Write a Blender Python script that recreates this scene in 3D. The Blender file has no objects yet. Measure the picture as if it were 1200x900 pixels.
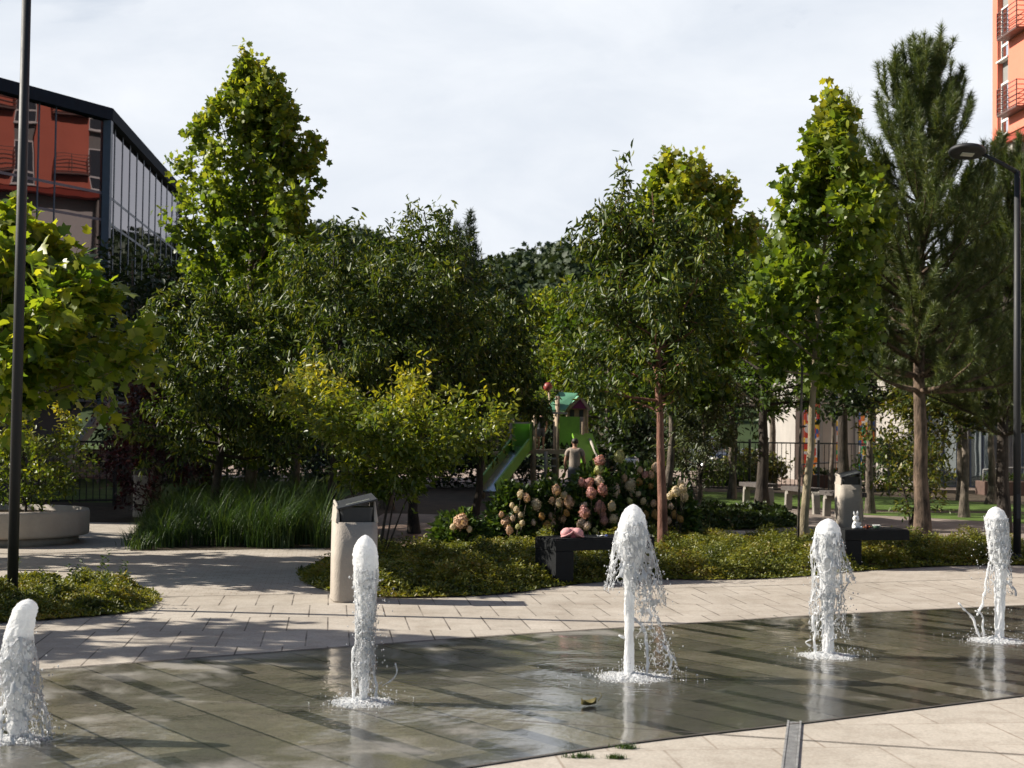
import bpy, bmesh, math, random
import numpy as np
from mathutils import Vector, Matrix, noise as mn

PI = math.pi
R = math.radians
random.seed(7)
S = bpy.context.scene
C = S.collection

# ------------------------------------------------------------------ camera
FPX = 1667.0
EYE = 1.65
PITCH = math.atan(55 / FPX)
ROLL = R(0.72)
CAMROT = Matrix.Rotation(PI / 2 + PITCH, 3, 'X') @ Matrix.Rotation(ROLL, 3, 'Z')
cam_d = bpy.data.cameras.new('camera')
cam_d.sensor_width = 36.0
cam_d.lens = 36.0 * FPX / 1200.0
cam_d.clip_end = 4000
cam_d.dof.use_dof = True
cam_d.dof.focus_distance = 14.0
cam_d.dof.aperture_fstop = 4.0
cam = bpy.data.objects.new('camera', cam_d)
C.objects.link(cam)
cam.matrix_world = Matrix.Translation((0, 0, EYE)) @ CAMROT.to_4x4()
S.camera = cam


def ray(px, py):
    return CAMROT @ Vector(((px - 600) / FPX, -(py - 450) / FPX, -1.0))


def P(px, py, z=0.0):
    d = ray(px, py)
    t = (z - EYE) / d.z
    return Vector((d.x * t, d.y * t, z))


def Q(px, py, Y):
    d = ray(px, py)
    t = Y / d.y
    return Vector((d.x * t, Y, EYE + d.z * t))


# ------------------------------------------------------------------ object helpers
def link(o, parent=None):
    C.objects.link(o)
    if parent is not None:
        o.parent = parent
    return o


def tag(o, label=None, cat=None, group=None, kind=None):
    if label: o['label'] = label
    if cat: o['category'] = cat
    if group: o['group'] = group
    if kind: o['kind'] = kind
    return o


def thing(name, label, cat, loc=(0, 0, 0), rz=0.0, group=None):
    o = bpy.data.objects.new(name, None)
    o.empty_display_size = 0.2
    o.location = loc
    o.rotation_euler = (0, 0, rz)
    link(o)
    return tag(o, label, cat, group)


def copy_tree(o, parent=None):
    c = o.copy()
    C.objects.link(c)
    if parent is not None:
        c.parent = parent
    for ch in list(o.children):
        copy_tree(ch, c)
    return c


class MB:
    def __init__(s):
        s.v = []; s.f = []; s.sm = []

    def add(s, vs, fs, smooth=False):
        n = len(s.v)
        s.v += [tuple(v) for v in vs]
        s.f += [tuple(i + n for i in f) for f in fs]
        s.sm += [smooth] * len(fs)
        return s

    def box(s, c, d, rz=0.0, m=None):
        x, y, z = d[0] / 2, d[1] / 2, d[2] / 2
        vs = [Vector(p) for p in [(-x, -y, -z), (x, -y, -z), (x, y, -z), (-x, y, -z), (-x, -y, z), (x, -y, z), (x, y, z), (-x, y, z)]]
        M = m if m is not None else Matrix.Rotation(rz, 3, 'Z')
        vs = [M @ v + Vector(c) for v in vs]
        return s.add(vs, [(0, 3, 2, 1), (4, 5, 6, 7), (0, 1, 5, 4), (1, 2, 6, 5), (2, 3, 7, 6), (3, 0, 4, 7)])

    def bar(s, a, b, w, h=None):
        a = Vector(a); b = Vector(b); h = h or w
        d = b - a; L = d.length; d.normalize()
        up = Vector((0, 0, 1)) if abs(d.z) < 0.99 else Vector((0, 1, 0))
        x = d.cross(up).normalized(); z = x.cross(d).normalized()
        M = Matrix((x, d, z)).transposed()
        return s.box((a + b) / 2, (w, L, h), m=M)

    def prism(s, poly, z0, z1):
        n = len(poly)
        vs = [(p[0], p[1], z0) for p in poly] + [(p[0], p[1], z1) for p in poly]
        fs = [tuple(range(n - 1, -1, -1)), tuple(range(n, 2 * n))]
        fs += [(i, (i + 1) % n, n + (i + 1) % n, n + i) for i in range(n)]
        return s.add(vs, fs)

    def loft(s, rings, caps=True, smooth=True):
        n = len(rings[0]); vs = []; fs = []
        for r in rings: vs += [tuple(p) for p in r]
        for k in range(len(rings) - 1):
            for i in range(n):
                j = (i + 1) % n
                fs.append((k * n + i, k * n + j, (k + 1) * n + j, (k + 1) * n + i))
        s.add(vs, fs, smooth)
        if caps:
            n0 = len(s.v) - len(vs)
            s.f.append(tuple(n0 + i for i in range(n - 1, -1, -1))); s.sm.append(False)
            m0 = n0 + (len(rings) - 1) * n
            s.f.append(tuple(m0 + i for i in range(n))); s.sm.append(False)
        return s

    def tube(s, pts, rad, seg=8, caps=True):
        pts = [Vector(p) for p in pts]
        if not hasattr(rad, '__len__'): rad = [rad] * len(pts)
        rings = []
        prev = None
        for i, p in enumerate(pts):
            d = (pts[min(i + 1, len(pts) - 1)] - pts[max(i - 1, 0)]).normalized()
            if prev is None:
                ref = Vector((1, 0, 0)) if abs(d.x) < 0.9 else Vector((0, 1, 0))
                x = (ref - d * ref.dot(d)).normalized()
            else:
                x = (prev - d * prev.dot(d)).normalized()
            prev = x
            y = d.cross(x)
            rings.append([p + (x * math.cos(a) + y * math.sin(a)) * rad[i] for a in [2 * PI * k / seg for k in range(seg)]])
        return s.loft(rings, caps)

    def lathe(s, prof, seg=32, c=(0, 0, 0)):
        rings = [[(c[0] + r * math.cos(2 * PI * k / seg), c[1] + r * math.sin(2 * PI * k / seg), c[2] + z) for k in range(seg)] for r, z in prof]
        return s.loft(rings, True)

    def ball(s, c, r, seg=12, rings=8, m=None):
        if not hasattr(r, '__len__'): r = (r, r, r)
        rr = []
        for i in range(rings + 1):
            t = PI * (i + 0.001) / (rings + 0.002)
            ring = []
            for k in range(seg):
                a = 2 * PI * k / seg
                v = Vector((r[0] * math.sin(t) * math.cos(a), r[1] * math.sin(t) * math.sin(a), -r[2] * math.cos(t)))
                if m is not None: v = m @ v
                ring.append(v + Vector(c))
            rr.append(ring)
        return s.loft(rr, True)

    def build(s, name, mat, parent=None, bevel=0.0, smooth_all=False):
        me = bpy.data.meshes.new(name)
        me.from_pydata(s.v, [], s.f)
        me.polygons.foreach_set('use_smooth', [True] * len(s.f) if smooth_all else s.sm)
        me.update()
        for m in (mat if isinstance(mat, (list, tuple)) else [mat]):
            me.materials.append(m)
        o = bpy.data.objects.new(name, me)
        link(o, parent)
        if bevel > 0:
            b = o.modifiers.new('bevel', 'BEVEL'); b.width = bevel; b.segments = 2; b.limit_method = 'ANGLE'
        return o


def np_mesh(name, V, loops, sizes, mat, parent=None, tint=None, smooth=False):
    """fast mesh from numpy arrays"""
    me = bpy.data.meshes.new(name)
    V = np.ascontiguousarray(V, dtype=np.float32)
    loops = np.ascontiguousarray(loops, dtype=np.int32)
    sizes = np.ascontiguousarray(sizes, dtype=np.int32)
    me.vertices.add(len(V)); me.vertices.foreach_set('co', V.ravel())
    me.loops.add(len(loops)); me.loops.foreach_set('vertex_index', loops)
    me.polygons.add(len(sizes))
    st = np.concatenate([[0], np.cumsum(sizes)[:-1]]).astype(np.int32)
    me.polygons.foreach_set('loop_start', st)
    me.polygons.foreach_set('loop_total', sizes)
    me.update(calc_edges=True)
    if smooth:
        me.polygons.foreach_set('use_smooth', np.ones(len(sizes), dtype=bool))
    if tint is not None:
        a = me.attributes.new('tint', 'FLOAT', 'FACE')
        a.data.foreach_set('value', np.ascontiguousarray(tint, dtype=np.float32))
    me.materials.append(mat)
    o = bpy.data.objects.new(name, me)
    return link(o, parent)


# ------------------------------------------------------------------ materials
MATS = {}


def nodes(name):
    m = bpy.data.materials.new(name); m.use_nodes = True
    nt = m.node_tree
    for n in list(nt.nodes): nt.nodes.remove(n)
    out = nt.nodes.new('ShaderNodeOutputMaterial')
    return m, nt, out


def N(nt, typ, ins=None, **props):
    n = nt.nodes.new(typ)
    for k, v in props.items(): setattr(n, k, v)
    for k, v in (ins or {}).items():
        if isinstance(v, bpy.types.NodeSocket): nt.links.new(v, n.inputs[k])
        else: n.inputs[k].default_value = v
    return n


def col4(c): return (c[0], c[1], c[2], 1.0)


def ramp(nt, fac, stops, interp='LINEAR'):
    r = nt.nodes.new('ShaderNodeValToRGB'); r.color_ramp.interpolation = interp
    el = r.color_ramp.elements
    while len(el) < len(stops): el.new(0.5)
    for e, (p, c) in zip(el, stops):
        e.position = p; e.color = col4(c) if hasattr(c, '__len__') else (c, c, c, 1)
    nt.links.new(fac, r.inputs[0])
    return r


def math_n(nt, op, a, b=0.0, c=0.0, clamp=False):
    n = nt.nodes.new('ShaderNodeMath'); n.operation = op; n.use_clamp = clamp
    for i, v in enumerate((a, b, c)):
        if isinstance(v, bpy.types.NodeSocket): nt.links.new(v, n.inputs[i])
        else: n.inputs[i].default_value = v
    return n.outputs[0]


def mixc(nt, fac, a, b, blend='MIX'):
    n = nt.nodes.new('ShaderNodeMix'); n.data_type = 'RGBA'; n.blend_type = blend
    for i, v in ((0, fac), (6, a), (7, b)):
        if isinstance(v, bpy.types.NodeSocket): nt.links.new(v, n.inputs[i])
        else: n.inputs[i].default_value = col4(v) if hasattr(v, '__len__') else v
    return n.outputs[2]


def pm(name, col, rough=0.6, metal=0.0, var=0.12, scale=6.0, bump=0.0, bscale=60.0, spec=0.5, sub=0.0, trans=0.0):
    """plain procedural material: tone varied by two noises, fine bump"""
    if name in MATS: return MATS[name]
    m, nt, out = nodes(name)
    tc = N(nt, 'ShaderNodeTexCoord')
    n1 = N(nt, 'ShaderNodeTexNoise', {'Vector': tc.outputs['Object'], 'Scale': scale, 'Detail': 5.0, 'Roughness': 0.65})
    lo = tuple(max(0, c * (1 - 2 * var)) for c in col); hi = tuple(min(1, c * (1 + 2 * var)) for c in col)
    r = ramp(nt, n1.outputs['Fac'], [(0.25, lo), (0.75, hi)])
    rr = math_n(nt, 'MULTIPLY_ADD', n1.outputs['Fac'], 0.25, rough - 0.12, clamp=True)
    b = N(nt, 'ShaderNodeBsdfPrincipled', {'Base Color': r.outputs[0], 'Roughness': rr, 'Metallic': metal, 'Specular IOR Level': spec})
    if sub > 0: b.inputs['Subsurface Weight'].default_value = sub; b.inputs['Subsurface Radius'].default_value = (0.05, 0.05, 0.05)
    if trans > 0: b.inputs['Transmission Weight'].default_value = trans
    if bump > 0:
        n2 = N(nt, 'ShaderNodeTexNoise', {'Vector': tc.outputs['Object'], 'Scale': bscale, 'Detail': 4.0})
        bp = N(nt, 'ShaderNodeBump', {'Height': n2.outputs['Fac'], 'Strength': bump, 'Distance': 0.02})
        nt.links.new(bp.outputs[0], b.inputs['Normal'])
    nt.links.new(b.outputs[0], out.inputs[0])
    MATS[name] = m
    return m


def leaf_mat(name, cols, rough=0.42, transl=0.35, tcol=1.6, spec=0.5):
    """leaf: tone by per-leaf tint and clump noise, light passes through"""
    if name in MATS: return MATS[name]
    m, nt, out = nodes(name)
    at = N(nt, 'ShaderNodeAttribute', attribute_name='tint')
    tc = N(nt, 'ShaderNodeTexCoord')
    n1 = N(nt, 'ShaderNodeTexNoise', {'Vector': tc.outputs['Object'], 'Scale': 1.6, 'Detail': 2.0})
    f = math_n(nt, 'MULTIPLY_ADD', n1.outputs['Fac'], 0.5, math_n(nt, 'MULTIPLY_ADD', at.outputs['Fac'], 0.8, -0.15), clamp=True)
    k = len(cols)
    r = ramp(nt, f, [(0.1 + 0.8 * i / (k - 1), c) for i, c in enumerate(cols)])
    b = N(nt, 'ShaderNodeBsdfPrincipled', {'Base Color': r.outputs[0], 'Roughness': rough, 'Specular IOR Level': spec})
    tl = mixc(nt, 1.0, r.outputs[0], (1.25 * tcol, 1.15 * tcol, 0.45 * tcol), 'MULTIPLY')
    t = N(nt, 'ShaderNodeBsdfTranslucent', {'Color': tl})
    mx = N(nt, 'ShaderNodeMixShader', {0: transl, 1: b.outputs[0], 2: t.outputs[0]})
    nt.links.new(mx.outputs[0], out.inputs[0])
    MATS[name] = m
    return m


def bark_mat(name, c1, c2, scale=14.0):
    if name in MATS: return MATS[name]
    m, nt, out = nodes(name)
    tc = N(nt, 'ShaderNodeTexCoord')
    mp = N(nt, 'ShaderNodeMapping', {'Vector': tc.outputs['Object'], 'Scale': (1, 1, 0.3)})
    n1 = N(nt, 'ShaderNodeTexNoise', {'Vector': mp.outputs[0], 'Scale': scale, 'Detail': 6.0, 'Roughness': 0.7})
    n2 = N(nt, 'ShaderNodeTexNoise', {'Vector': tc.outputs['Object'], 'Scale': 2.5, 'Detail': 3.0})
    f = math_n(nt, 'ADD', math_n(nt, 'MULTIPLY', n1.outputs['Fac'], 0.65), math_n(nt, 'MULTIPLY', n2.outputs['Fac'], 0.35))
    r = ramp(nt, f, [(0.40, c1), (0.62, c2)])
    b = N(nt, 'ShaderNodeBsdfPrincipled', {'Base Color': r.outputs[0], 'Roughness': 0.85, 'Specular IOR Level': 0.25})
    bp = N(nt, 'ShaderNodeBump', {'Height': n1.outputs['Fac'], 'Strength': 1.0, 'Distance': 0.05})
    nt.links.new(bp.outputs[0], b.inputs['Normal'])
    nt.links.new(b.outputs[0], out.inputs[0])
    MATS[name] = m
    return m


# ------------------------------------------------------------------ leaves and trees
def norm(a): return a / np.maximum(np.linalg.norm(a, axis=-1, keepdims=True), 1e-9)


def leaf_template(kind):
    if kind == 'oval':
        V = [(0, 0, 0), (.2, .28, .05), (.19, .62, .05), (0, 1, -.03), (-.19, .62, .05), (-.2, .28, .05)]
        F = [(0, 1, 2, 3), (0, 3, 4, 5)]
    elif kind == 'long':
        V = [(0, 0, 0), (.15, .3, .05), (.12, .66, .03), (0, 1, -.1), (-.12, .66, .03), (-.15, .3, .05)]
        F = [(0, 1, 2, 3), (0, 3, 4, 5)]
    elif kind == 'plane':
        h = [(0, 0, 0), (.22, .0, .03), (.48, .2, .05), (.35, .37, .06), (.54, .66, .0), (.24, .69, .04), (0, 1, -.08)]
        V = h + [(-x, y, z) for x, y, z in h[1:-1]]
        F = [(0, 1, 2, 3), (0, 3, 4, 5, 6), (0, 9, 8, 7), (0, 6, 11, 10, 9)]
    else:  # needle
        V = [(-.5, 0, 0), (.5, 0, 0), (0, 1, 0)]
        F = [(0, 1, 2)]
    return np.array(V, dtype=np.float64), F


def leaves(name, pos, dr, nr, size, kind, mat, parent, rng, tint=None, width=None):
    T, F = leaf_template(kind)
    n = len(pos)
    Y = norm(dr)
    X = norm(np.cross(Y, nr)); Z = np.cross(X, Y)
    size = np.broadcast_to(size, (n,))
    w = size if width is None else np.broadcast_to(width, (n,))
    V = (pos[:, None, :] + X[:, None, :] * (T[None, :, 0:1] * w[:, None, None]) + Y[:, None, :] * (T[None, :, 1:2] * size[:, None, None])
         + Z[:, None, :] * (T[None, :, 2:3] * size[:, None, None]))
    k = len(T)
    base = np.concatenate([np.array(f) for f in F])
    loops = (np.arange(n)[:, None] * k + base[None, :]).ravel()
    sizes = np.tile([len(f) for f in F], n)
    if tint is None: tint = rng.random(n)
    return np_mesh(name, V.reshape(-1, 3), loops, sizes, mat, parent, np.repeat(tint, len(F)))


def grow(rng, H, crown0, env, nb, elev=(15, 65), curve=0.12, subd=0.24, lean=(0, 0), wob=0.05, bare=0.25, r0=0.07, shoots=0, sublen=0.4):
    """a trunk, limbs, sub-branches and twigs; returns tubes [(pts, radii, seg)] and twig segments (a, b)"""
    tubes = []; segs = []
    nt_ = 14
    tz = np.linspace(0, H, nt_)
    w = np.cumsum(rng.normal(0, wob, (nt_, 2)), axis=0); w -= w[0]
    ln = np.array(lean)[None, :] * (tz / H)[:, None] ** 1.5
    trunk = np.column_stack([w[:, 0] + ln[:, 0], w[:, 1] + ln[:, 1], tz])
    rad = r0 * (1 - 0.9 * (tz / H) ** 0.8); rad[0] *= 1.35
    tubes.append((trunk, rad, 10))
    ets = [e[0] for e in env]; ers = [e[1] for e in env]

    def tp(z): return np.array([np.interp(z, tz, trunk[:, 0]), np.interp(z, tz, trunk[:, 1]), z])

    def branch(p, d, L, r, n, cv):
        pts = [p]; d = d / np.linalg.norm(d)
        for k in range(n):
            d = d + np.array([0, 0, cv / n]) + rng.normal(0, 0.07, 3)
            d = d / np.linalg.norm(d)
            pts.append(pts[-1] + d * L / n)
        pts = np.array(pts)
        return pts, r * (1 - 0.85 * np.linspace(0, 1, n + 1))

    az0 = rng.random() * 6.28; seed_ph = rng.random() * 6.28
    for i in range(nb):
        t = ((i + rng.random()) / nb)
        z = crown0 + t * (H - crown0) * 0.98
        az = az0 + i * 2.39996 + rng.normal(0, 0.3)
        Rr = np.interp(t, ets, ers) * rng.uniform(0.6, 1.3) * (1 + .3 * math.sin(az * 2 + seed_ph) * math.sin(t * 9 + seed_ph))
        el = R(elev[0] + (elev[1] - elev[0]) * t + rng.normal(0, 7))
        L = max(0.15, Rr / max(0.35, math.cos(el)))
        d = np.array([math.cos(az) * math.cos(el), math.sin(az) * math.cos(el), math.sin(el)])
        rb = max(0.006, np.interp(z, tz, rad) * 0.55)
        pts, rd = branch(tp(max(0.3 * crown0, z - 0.3 * L * math.sin(el))), d, L, rb, 6, curve)
        tubes.append((pts, rd, 5))
        ns = int(L / subd) + 3
        for j in range(ns):
            s = bare + (1 - bare) * (j + rng.random()) / ns
            p = pts[0] + 0 * pts[0]
            q = s * 6; a = min(5, int(q)); p = pts[a] + (pts[a + 1] - pts[a]) * (q - a)
            dd = pts[a + 1] - pts[a]; dd = dd / np.linalg.norm(dd)
            dd = dd + rng.normal(0, 0.62, 3) + np.array([0, 0, 0.12])
            l2 = L * sublen * (1.05 - 0.5 * s) * rng.uniform(0.6, 1.2) + 0.1
            p2, r2 = branch(p, dd, l2, max(0.004, rb * 0.35), 4, curve)
            tubes.append((p2, r2, 3))
            for k in range(4):
                segs.append((p2[k], p2[k + 1]))
            for k in range(4):
                a2 = 1 + int(rng.integers(0, 4)); base = p2[a2]
                d3 = (p2[a2] - p2[a2 - 1]); d3 = d3 / np.linalg.norm(d3) + rng.normal(0, 0.6, 3)
                l3 = rng.uniform(0.1, 0.26) * (0.6 + 0.4 * min(1.5, L))
                p3, r3 = branch(base, d3, l3, 0.003, 2, curve)
                segs.append((p3[0], p3[1])); segs.append((p3[1], p3[2]))
        segs.append((pts[-2], pts[-1]))
    for i in range(shoots):
        t = rng.uniform(0.3, 1.0); az = rng.random() * 6.28
        Rr = np.interp(t, ets, ers) * rng.uniform(0.3, 0.95)
        z = crown0 + t * (H - crown0)
        p = tp(z) + np.array([math.cos(az) * Rr, math.sin(az) * Rr, 0])
        p2, r2 = branch(p, np.array([0.25 * math.cos(az), 0.25 * math.sin(az), 1.0]), rng.uniform(0.35, 0.7), 0.006, 4, 0.2)
        tubes.append((p2, r2, 3))
        for k in range(4): segs += [(p2[k], p2[k + 1])] * 2
    # fit the grown limbs into the crown's own outline: height first, then radius level by level
    zs = np.array([s_[1][2] for s_ in segs])
    zt = np.quantile(zs, .99); zb = np.quantile(zs, .02)

    def fit(P_):
        P_ = np.array(P_, dtype=float); z_ = P_[..., 2]
        zn = np.where(z_ > crown0, crown0 + (z_ - crown0) * (H - crown0) / max(1e-3, zt - crown0), z_)
        P_[..., 2] = zn
        return P_
    A_ = fit([s_[0] for s_ in segs]); B_ = fit([s_[1] for s_ in segs])

    def ctr(z_): return np.stack([np.interp(z_, tz, trunk[:, 0]), np.interp(z_, tz, trunk[:, 1])], -1)

    def lim(z_): return np.interp((z_ - crown0) / (H - crown0), ets, ers)
    rb_ = np.linalg.norm(B_[:, :2] - ctr(B_[:, 2]), axis=1) / lim(B_[:, 2])
    q_ = np.quantile(rb_, .80)

    def squeeze(P_):
        c_ = ctr(P_[..., 2]); d_ = P_[..., :2] - c_
        ratio = np.linalg.norm(d_, axis=-1) / np.maximum(lim(P_[..., 2]), .05)
        k_ = np.where(ratio > .9 * q_, (.9 + .6 * np.tanh((ratio / q_ - .9) / .7)) / np.maximum(ratio / q_, 1e-3), 1.0) / q_
        k_ = np.where(P_[..., 2] < .5 * crown0, 1.0, k_)
        P_[..., :2] = c_ + d_ * k_[..., None]
        return P_
    A_ = squeeze(A_); B_ = squeeze(B_)
    segs = list(zip(A_, B_))
    tubes = [tubes[0]] + [(squeeze(fit(p_)), r_, s_) for p_, r_, s_ in tubes[1:]]
    return tubes, segs


def tubes_mesh(name, tubes, mat, parent):
    mb = MB()
    for pts, rad, seg in tubes:
        mb.tube(pts, list(rad), seg, caps=False)
    return mb.build(name, mat, parent)


def foliage(segs, n, rng, droop=0.2, flat=0.8, spread=0.05, out=0.5):
    A = np.array([s[0] for s in segs]); B = np.array([s[1] for s in segs])
    L = np.linalg.norm(B - A, axis=1) + 0.03
    idx = rng.choice(len(segs), n, p=L / L.sum())
    t = rng.random((n, 1))
    pos = A[idx] + (B[idx] - A[idx]) * t + rng.normal(0, spread, (n, 3))
    td = norm(B[idx] - A[idx])
    dr = td * out + rng.normal(0, 0.55, (n, 3)) + np.array([0, 0, -droop])
    nr = rng.normal(0, 1 - flat + 0.15, (n, 3)) + np.array([0, 0, flat])
    return pos, dr, nr


def make_tree(name, label, loc, H, crown0, env, nb, nleaf, leafsize, leafkind, lmat, bmat, seed, r0=0.07, group=None,
              droop=0.2, flat=0.75, elev=(15, 65), curve=0.12, shoots=0, lean=(0, 0), wob=0.04, cat='tree', out=0.5, spread=0.05,
              bare=0.25, extra_stems=None, sublen=0.4, young=0.0):
    rng = np.random.default_rng(seed)
    t = thing(name, label, cat, loc, 0.0, group)
    tubes, segs = grow(rng, H, crown0, env, nb, elev, curve, lean=lean, wob=wob, r0=r0, shoots=shoots, bare=bare, sublen=sublen)
    if extra_stems:
        for dx, dy, rr, top in extra_stems:
            z = np.linspace(0, top, 7)
            tubes.append((np.column_stack([dx * (z / top) ** 1.3 + 0.03 * np.sin(z * 5), dy * (z / top) ** 1.3, z]), rr * (1 - 0.5 * z / top), 7))
    tubes_mesh('trunk', tubes, bmat, t)
    pos, dr, nr = foliage(segs, nleaf, rng, droop, flat, spread, out)
    tint = rng.random(nleaf) * (1 - young) + young * np.clip((pos[:, 2] - crown0) / (H - crown0), 0, 1) ** 2
    sz = leafsize * rng.uniform(0.6, 1.2, nleaf)
    leaves('crown', pos, dr, nr, sz, leafkind, lmat, t, rng, tint)
    return t


def make_pine(name, label, loc, H, crown0, rmax, seed, n_needles, lmat, bmat, r0=0.12, group=None, nl=0.14, nw=0.009):
    rng = np.random.default_rng(seed)
    t = thing(name, label, 'pine tree', loc, 0.0, group)
    tubes = []; segs = []
    z = np.linspace(0, H, 16)
    w = np.cumsum(rng.normal(0, 0.02, (16, 2)), axis=0); w -= w[0]
    trunk = np.column_stack([w, z]); rad = r0 * (1 - 0.93 * (z / H) ** 0.9); rad[0] *= 1.25
    tubes.append((trunk, rad, 10))

    def tp(zz): return np.array([np.interp(zz, z, trunk[:, 0]), np.interp(zz, z, trunk[:, 1]), zz])

    def shoot(p, d, L, r, n, up):
        pts = [p]; d = d / np.linalg.norm(d)
        for k in range(n):
            d = d + np.array([0, 0, up / n]) + rng.normal(0, 0.05, 3); d /= np.linalg.norm(d)
            pts.append(pts[-1] + d * L / n)
        return np.array(pts), r * (1 - 0.8 * np.linspace(0, 1, n + 1))
    nwh = int((H - crown0) / 0.24)
    for i in range(nwh):
        tt = i / nwh
        zz = crown0 + (H - crown0) * tt * 0.95
        for j in range(7 if tt < .8 else 5):
            az = j * 6.28 / 5 + i * 1.1 + rng.normal(0, 0.25)
            L = rmax * (1.0 - tt) ** 0.7 * (0.7 + 0.3 * min(1, tt * 4 + .4)) * rng.uniform(0.65, 1.15) + 0.3
            el = R(5 + 45 * tt + rng.normal(0, 8))
            pts, rd = shoot(tp(zz), np.array([math.cos(az) * math.cos(el), math.sin(az) * math.cos(el), math.sin(el)]), L, max(.008, rad[0] * .28 * (1 - tt)), 6, 0.55)
            tubes.append((pts, rd, 5))
            for k in range(1, 6): segs.append((pts[k], pts[k + 1], 1.3))
            for q in range(int(L / 0.24) + 2):
                s = rng.uniform(0.25, 1.0) * 6; a = min(5, int(s)); p = pts[a] + (pts[a + 1] - pts[a]) * (s - a)
                d = (pts[a + 1] - pts[a]); d = d / np.linalg.norm(d)
                side = np.cross(d, [0, 0, 1.0]) * (1 if rng.random() < .5 else -1)
                p2, r2 = shoot(p, d * .8 + side * rng.uniform(.4, 1.0) + np.array([0, 0, .35]), rng.uniform(.32, .68) * (0.6 + .4 * L / rmax), .006, 3, 1.0)
                tubes.append((p2, r2, 3))
                for k in range(3): segs.append((p2[k], p2[k + 1], 1.0 + 1.1 * k))
    for k in range(11, 15): segs.append((trunk[k], trunk[k + 1], 4.0))
    zt = np.quantile([s_[1][2] for s_ in segs], .998); kz = (H - crown0) / (zt - crown0)

    def fit(P_):
        P_ = np.array(P_, dtype=float); P_[..., 2] = np.where(P_[..., 2] > crown0, crown0 + (P_[..., 2] - crown0) * kz, P_[..., 2]); return P_
    tubes = [(fit(p_), r_, s_) for p_, r_, s_ in tubes]
    segs = [(fit(a_), fit(b_), w_) for a_, b_, w_ in segs]
    tubes_mesh('trunk', tubes, bmat, t)
    A = np.array([s[0] for s in segs]); B = np.array([s[1] for s in segs]); W = np.array([s[2] for s in segs])
    L = np.linalg.norm(B - A, axis=1) * W
    idx = rng.choice(len(segs), n_needles, p=L / L.sum())
    u = rng.random((n_needles, 1))
    pos = A[idx] + (B[idx] - A[idx]) * u
    td = norm(B[idx] - A[idx])
    dr = td * 0.75 + norm(rng.normal(0, 1, (n_needles, 3))) * 0.75
    nr = rng.normal(0, 1, (n_needles, 3))
    leaves('needles', pos, dr, nr, nl * rng.uniform(.7, 1.15, n_needles), 'needle', lmat, t, rng, None, np.full(n_needles, nw))
    return t


def in_poly(pts, poly):
    x, y = pts[:, 0], pts[:, 1]
    ins = np.zeros(len(pts), bool); n = len(poly); j = n - 1
    for i in range(n):
        xi, yi = poly[i][0], poly[i][1]; xj, yj = poly[j][0], poly[j][1]
        c = ((yi > y) != (yj > y)) & (x < (xj - xi) * (y - yi) / (yj - yi + 1e-12) + xi)
        ins ^= c; j = i
    return ins


def scatter(poly, n, rng):
    a = np.array([(p[0], p[1]) for p in poly]); lo = a.min(0); hi = a.max(0)
    out = np.zeros((0, 2))
    while len(out) < n:
        q = rng.uniform(lo, hi, (n * 2, 2)); q = q[in_poly(q, a)]; out = np.vstack([out, q])
    return out[:n]


def edge_dist(pts, poly):
    a = np.array([(p[0], p[1]) for p in poly]); best = np.full(len(pts), 1e9)
    for i in range(len(a)):
        p, q = a[i], a[(i + 1) % len(a)]; d = q - p
        t = np.clip(((pts - p) @ d) / max(1e-9, d @ d), 0, 1)
        best = np.minimum(best, np.linalg.norm(pts - (p + t[:, None] * d), axis=1))
    return best


def vnoise(x, y, s, seed=0.0):
    return np.array([mn.noise(Vector((a * s, b * s, seed))) for a, b in zip(x, y)])


def smooth_poly(pts, it=2):
    """Chaikin rounding of a closed polygon"""
    p = [Vector((q[0], q[1])) for q in pts]
    for _ in range(it):
        o = []
        for i in range(len(p)):
            a, b = p[i], p[(i + 1) % len(p)]
            o += [a * .75 + b * .25, a * .25 + b * .75]
        p = o
    return p


def sheet(name, poly, z, mat, kind='structure'):
    mb = MB(); mb.add([(p[0], p[1], z) for p in poly], [tuple(range(len(poly)))])
    o = mb.build(name, mat)
    # keep the face pointing up
    if o.data.polygons[0].normal.z < 0: o.data.flip_normals()
    o['kind'] = kind
    return o
# ------------------------------------------------------------------ sun and sky
SUN_EL, SUN_AZ = R(34), R(5)          # sun from the left (-X), a little behind the scene
sdir = Vector((-math.cos(SUN_EL) * math.cos(SUN_AZ), math.cos(SUN_EL) * math.sin(SUN_AZ), math.sin(SUN_EL)))
sl = bpy.data.lights.new('sun', 'SUN'); sl.energy = 5.0; sl.angle = R(0.5); sl.color = (1.0, 0.93, 0.82)
so = bpy.data.objects.new('sun', sl); link(so)
so.rotation_euler = sdir.to_track_quat('Z', 'Y').to_euler()
so.location = (-20, 5, 30)

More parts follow.
